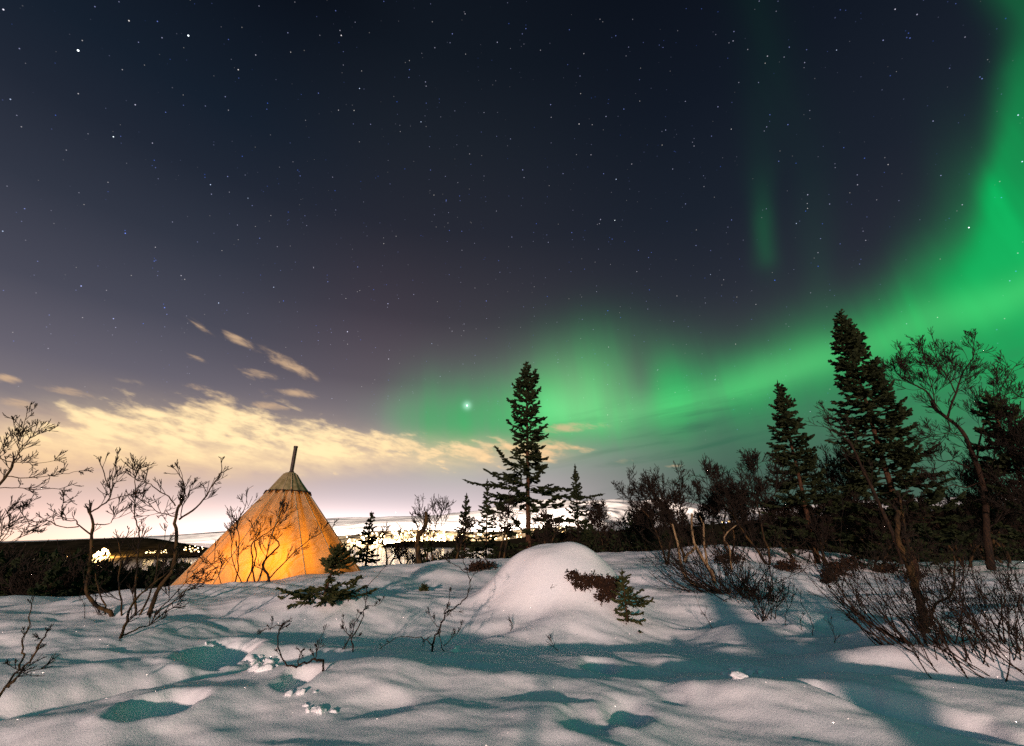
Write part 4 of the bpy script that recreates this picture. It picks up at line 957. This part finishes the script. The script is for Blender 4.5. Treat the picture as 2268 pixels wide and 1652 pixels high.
heather('heather', [(1070, 1256, 24, 6, 1), (1050, 1262, 14, 4, .5)], 'dark heather edge left of the snow mound', 53, L=.2, n=200, leaf=.02)
heather('heather', [(1610, 1240, 30, 8, 1), (1740, 1258, 22, 8, .8)], 'dark heather in the snow behind the dense shrub', 54, L=.25, n=180, leaf=.02)
heather('heather', [(2020, 1280, 16, 10, .6), (1965, 1262, 26, 8, .8)], 'heather tufts behind the big leaning trunk', 55, L=.2, n=160, leaf=.02)

# big leaning trunk and the bush round it at the right
yb = GP(2046, 1396).y
guided('birch', (2046, 1392), yb, [
    ([(2050, 1410), (2046, 1390), (2040, 1350), (2032, 1320), (2024, 1295), (2016, 1270), (2009, 1246), (1997, 1216), (1988, 1185), (1986, 1150), (1987, 1131)], .078, .030, 1, 2, .2, .3, 0),
    ([(2020, 1285), (2018, 1250), (2014, 1222), (2006, 1191), (2001, 1150), (1993, 1107)], .032, .014, 1, 2, .2, .4, 0),
    ([(2060, 1385), (2066, 1345), (2090, 1325), (2112, 1300), (2114, 1250), (2112, 1230)], .022, .012, 2, 4, .15, .3, -.1)],
    'thick leaning birch trunk with a sawn-off top in the right foreground', 61, mat1=BARK_BIRCH, sides=10)
thicket('shrub', (1990, 1425), None, 22, -1.9, -.5, 1.25, 62, 'bare shoots fanning left from the foot of the thick leaning trunk', spread=.16, el=(.35, 1.1), r=.009, up=.08, rmin=.003)
thicket('shrub', (2110, 1430), None, 26, -1.2, 1.4, 1.05, 63, 'bare bush just right of the thick leaning trunk', spread=.3, el=(.5, 1.45), r=.0075, rmin=.0028)
thicket('shrub', (2180, 1480), None, 30, -1.2, 1.4, .95, 64, 'tangled bare bush in the lower right corner', spread=.28, el=(.2, 1.4), r=.0075, rmin=.0028)
thicket('shrub', (2250, 1430), None, 26, -1.6, 1.2, 1.0, 65, 'bare bush cut by the right edge of the picture', spread=.25, el=(.4, 1.45), r=.007, rmin=.0028)
thicket('shrub', (2130, 1330), None, 26, -1.4, 1.4, 1.0, 66, 'fine upright bare stems behind the lower right bush', spread=.6, el=(.8, 1.5), r=.006, rmin=.0026)

# big bare birch at the right
guided('birch', (2190, 1230), 12.8, [
    ([(2196, 1262), (2188, 1215), (2184, 1174), (2180, 1120), (2176, 1076), (2157, 1017), (2137, 967), (2110, 935), (2078, 912)], .15, .06, 3, 5, .5, .9, 0),
    ([(2078, 912), (2055, 873), (2036, 858), (2016, 848), (1992, 834), (1977, 810)], .05, .014, 16, 20, .35, .75, .3),
    ([(2098, 924), (2117, 868), (2133, 822), (2153, 794), (2157, 752)], .045, .012, 16, 20, .35, .7, .2),
    ([(2115, 870), (2098, 834), (2078, 802), (2067, 755)], .028, .010, 14, 18, .3, .6, .2),
    ([(2070, 900), (2064, 860), (2051, 814), (2043, 775)], .026, .010, 14, 18, .3, .6, -.2),
    ([(2145, 1037), (2110, 1020), (2082, 1021), (2066, 1000), (2080, 978), (2060, 970)], .03, .010, 7, 9, .3, .55, -.3),
    ([(2168, 1068), (2140, 1080), (2110, 1074), (2078, 1084), (2050, 1075)], .028, .010, 8, 10, .3, .6, -.3),
    ([(2160, 1029), (2172, 959), (2190, 915), (2207, 880), (2227, 841), (2246, 812)], .04, .012, 16, 20, .35, .75, .2),
    ([(2207, 882), (2240, 870), (2262, 880), (2285, 860)], .02, .010, 7, 9, .3, .6, .2),
    ([(2137, 967), (2100, 960), (2060, 965), (2025, 975)], .02, .008, 8, 10, .3, .6, .3)],
    'big crooked bare birch crown against the aurora at the right', 71, mat1=BARK_DARK, mat2=TWIG, sides=9, rmin=.0055, wig=.17, lvl=3, kids=(2, 4), thin=.6)
guided('birch', (2000, 1250), 12.2, [
    ([(2000, 1250), (1975, 1180), (1940, 1100), (1910, 1040), (1893, 1000), (1875, 975), (1845, 955), (1825, 945)], .07, .010, 8, 10, .3, .6, 0),
    ([(1893, 1000), (1868, 950), (1845, 925), (1822, 902)], .02, .008, 6, 8, .2, .4, 0)],
    'slanting bare birch crossing the foot of the tallest right spruce', 72, mat1=BARK_DARK, mat2=TWIG, rmin=.006)
# bare birches on the crest, each with its own place
BL = [(1590, 15.5, 1036, 2, 'bushy bare birch in the thicket with a fine brush-like top'), (1450, 15, 1030, 2, 'open bare birch at the left end of the right-hand thicket'),
      (1660, 14, 1000, 2, 'slender bare birch leaning left of the medium spruce'), (1540, 17, 1080, 2, 'low bushy birch behind the broken pale stems'),
      (1330, 22, 1100, 2, 'crooked bare birch right of the dense small spruce'), (1378, 24, 1105, 2, 'thin bare birch standing on the dark ridge'), (1425, 21, 1098, 2, 'bare birch on the ridge before the snowy peak'),
      (962, 19, 1100, 2, 'thin bare birch right of the broken snag'), (905, 21, 1170, 2, 'low bare bush in front of the town lights'), (865, 20, 1160, 2, 'fine bare bush between the slim spruce and the snag'),
      (1010, 18, 1135, 2, 'bare birch between the two small spruces and the snag'), (1110, 18, 1095, 2, 'bare birch tangled in the lower boughs left of the tall middle spruce'), (1210, 18, 1130, 4, 'bare bush right of the tall middle spruce trunk'),
      (1720, 15, 1075, 2, 'twiggy birch under the medium spruce'), (1790, 14, 1090, 2, 'twiggy birch between the two right-hand spruces'), (1890, 14, 1075, 2, 'bare birch at the foot of the tallest right spruce'),
      (2080, 14.5, 1090, 3, 'low bare birch under the big birch crown'), (2240, 12, 900, 3, 'bare birch at the right edge beside the sparse spruce'), (1500, 14.5, 1070, 2, 'forked bare birch above the broken pale stems'),
      (1630, 18, 1075, 2, 'dense bare birch behind the pale broken stems'), (1840, 16, 1000, 3, 'bare birch half hidden behind the tallest right spruce'), (2140, 15, 1000, 3, 'bare birch behind the big birch trunk')]
for i, (px, Yd, pt_, stn, lb) in enumerate(BL):
    birch('birch', px, Yd, pt_, 100+i, lb, stems=stn, lvl=3 if not 800 < px < 1240 else 2, r=.045 if Yd < 19 else .05, spread=.45, rmin=.0075 if Yd < 18 else .009)
guided('snag', (930, 1250), 18.2, [
    ([(928, 1256), (926, 1225), (924, 1200), (930, 1180), (938, 1172), (944, 1150), (942, 1133)], .14, .075, 0, 0, .2, .3, 0),
    ([(928, 1190), (924, 1182), (926, 1172), (922, 1160)], .05, .03, 1, 2, .2, .4, 0)],
    'dead broken snag trunk before the town lights', 73, cat='dead tree', mat1=BARK_BIRCH)
# ------------------------------------------------------------------ woods beyond the crest
protoA = apex_spruce('spruce', 1960, 1075, 19, [(.04, 1.2), (.3, 1.05), (.6, .7), (.85, .35), (1, .08)], 201, 'dark bushy spruce in the shade under the big right-hand trees', whorl=.34, nb=7, fuzz=.06, r0=.08, gaps=.1, twl=.36, tws=.13)
protoB = birch('birch', 1770, 20, 1080, 202, 'grey bare birch in the dim background thicket on the right', stems=4, lvl=2, rmin=.011, kids=(5, 7))
rng = random.Random(77)
LB_S = 'dark spruce in the shaded wood beyond the right-hand snow crest'; LB_B = 'bare birch in the shaded wood beyond the right-hand snow crest'
protoA['group'] = 'spruces of the right-hand wood'; protoB['group'] = 'birches of the right-hand wood'
protoA['label'] = LB_S; protoB['label'] = LB_B
for i in range(96):
    px = rng.uniform(1180, 2400); Yd = rng.uniform(19.5, 60); top = 1178+rng.uniform(-34, 30)-(px-1300)*.045-(30 if px > 1750 else 0)*rng.random()
    t = P(px, top, Yd); z0 = hz(t.x, Yd)-.1; H = t.z-z0
    if H < .8: continue
    pr = protoA if rng.random() < .62 else protoB
    ph = (P(1960, 1075, 19).z-protoA.location.z) if pr is protoA else (P(1770, 1080, 20).z-protoB.location.z)
    copy_tree(pr, (t.x, Yd, z0), rng.uniform(0, 6.28), H/ph, LB_S if pr is protoA else LB_B, pr['group'])
for i in range(84):
    px = rng.uniform(-120, 430); Yd = rng.uniform(21, 60); top = rng.uniform(1218, 1262)
    if 190 < px: top = max(top, 1238)+rng.uniform(0, 14)
    t = P(px, top, Yd); z0 = hz(t.x, Yd)-.1; H = t.z-z0
    if H < .6: continue
    pr = protoA if rng.random() < .6 else protoB
    ph = (P(1960, 1075, 19).z-protoA.location.z) if pr is protoA else (P(1770, 1080, 20).z-protoB.location.z)
    copy_tree(pr, (t.x, Yd, z0), rng.uniform(0, 6.28), H/ph, ('dark spruce' if pr is protoA else 'bare birch')+' on the slope below the snow at the left, under the island hill', 'trees below the left crest')
for i in range(14):
    px = rng.uniform(900, 1250); Yd = rng.uniform(20, 34); top = rng.uniform(1205, 1240)
    t = P(px, top, Yd); z0 = hz(t.x, Yd)-.1; H = t.z-z0
    if H < .4: continue
    pr = protoB if rng.random() < .6 else protoA
    ph = (P(1960, 1075, 19).z-protoA.location.z) if pr is protoA else (P(1770, 1080, 20).z-protoB.location.z)
    copy_tree(pr, (t.x, Yd, z0), rng.uniform(0, 6.28), H/ph, ('small dark spruce' if pr is protoA else 'low bare birch')+' just beyond the crest between the tent and the mound', 'low trees beyond the middle crest')
# dense undergrowth that nobody could count
def undergrowth(name, spots, n, hmax, seed):
    rs = np.random.RandomState(seed); W = Wood(3); rg = random.Random(seed); segs = []
    for i in range(n):
        px = rg.uniform(*spots[0]); Yd = rg.uniform(*spots[1]); x = P(px, 1200, Yd).x; z = hz(x, Yd) if False else None
        W.add([Vector((x, Yd, 0))]*3, [0]*3) if False else segs.append((x, Yd))
    A_ = np.array(segs); Z_ = hgt(A_[:, 0], A_[:, 1]); out = []
    for (x, y), z in zip(A_, Z_):
        h = hmax*rg.uniform(.35, 1)*rg.uniform(.6, 1); p = Vector((x, y, z-.1)); a = Vector((rg.gauss(0, .3), rg.gauss(0, .3), 1))
        m_ = p+a*h*.5+rv(rg)*.08; e = m_+(a+rv(rg)*.35)*h*.5; W.add([p, m_, e], [.02, .014, .006])
        for _ in range(3):
            s_ = p.lerp(e, rg.uniform(.2, .9)); out.append((*s_, *(s_+Vector((rg.gauss(0, .3), rg.gauss(0, .3), rg.gauss(.05, .2)))*h*.4), .06))
    o = sprays(name, out, NEEDLE, None, sides=4, seed=seed)
    tag(o, None, None, None, 'stuff')
    st_ = W.build(name, TWIG, None); tag(st_, None, None, None, 'stuff')
undergrowth('undergrowth', ((1180, 2420), (19, 75)), 9000, 1.5, 5)
undergrowth('undergrowth', ((-160, 440), (19.5, 60)), 4000, 1.3, 6)
undergrowth('undergrowth', ((930, 1240), (18.5, 40)), 1600, .55, 7)
# ------------------------------------------------------------------ broken snow lumps
def lump(px, py, s, seed, label, group, flat=.7, lift=0):
    rs = np.random.RandomState(seed); v, f = ico(1, 3)
    nrm = rs.randn(9, 3); nrm /= np.linalg.norm(nrm, axis=1, keepdims=True)
    for n_ in nrm: d = v@n_; v = v-np.outer(np.maximum(d-rs.uniform(.35, .8), 0), n_)
    o_ = rs.rand(3)*40
    v = v*(1+.35*fbm(v[:, :1]*2.2+o_[0]+v[:, 2:]*1.7, v[:, 1:2]*2.2+o_[1]-v[:, 2:]*1.3, 4, .65))+rs.randn(*v.shape)*.018
    v[:, 2] *= flat; a = rs.rand()*6.28; c, sn = math.cos(a), math.sin(a)
    v = v@np.array([[c*1.25, sn*1.25, 0], [-sn*.8, c*.8, 0], [0, 0, 1]])
    p = GP(px, py); v = v*s+np.array([p.x, p.y, p.z+s*flat*.15+lift])
    return tag(mesh_obj('snow_lump', v, f, SNOW, None, loc=tuple(p)), label, 'snow lump', group)
rg = random.Random(5); k = 0
for (cx_, cy_, rx, ry, n, s0, s1, lb) in [
        (575, 1468, 32, 14, 22, .03, .085, 'broken snow lump in the crumbled heap beside the hooked twig'), (655, 1536, 40, 5, 4, .02, .05, 'snow lump on the far rim of the small footprint, lower centre-left'),
        (695, 1574, 30, 7, 8, .025, .055, 'snow lump on the near side of the small footprint, lower centre-left'), (462, 1438, 34, 10, 8, .02, .045, 'small snow crumb by the deep teal hollow left of the heap'),
        (1640, 1492, 34, 9, 10, .025, .075, 'snow slab fragment on the open snow right of centre'), 
        (1010, 1436, 12, 7, 3, .05, .09, 'snow lump at the small pit beside the tallest twig')]:
    for j in range(n):
        k += 1; lump(cx_+rg.gauss(0, .5)*rx, cy_+rg.gauss(0, .5)*ry, rg.uniform(s0, s1), 500+k, lb, lb.replace('snow lump', 'snow lumps') if 'lump' in lb else lb)
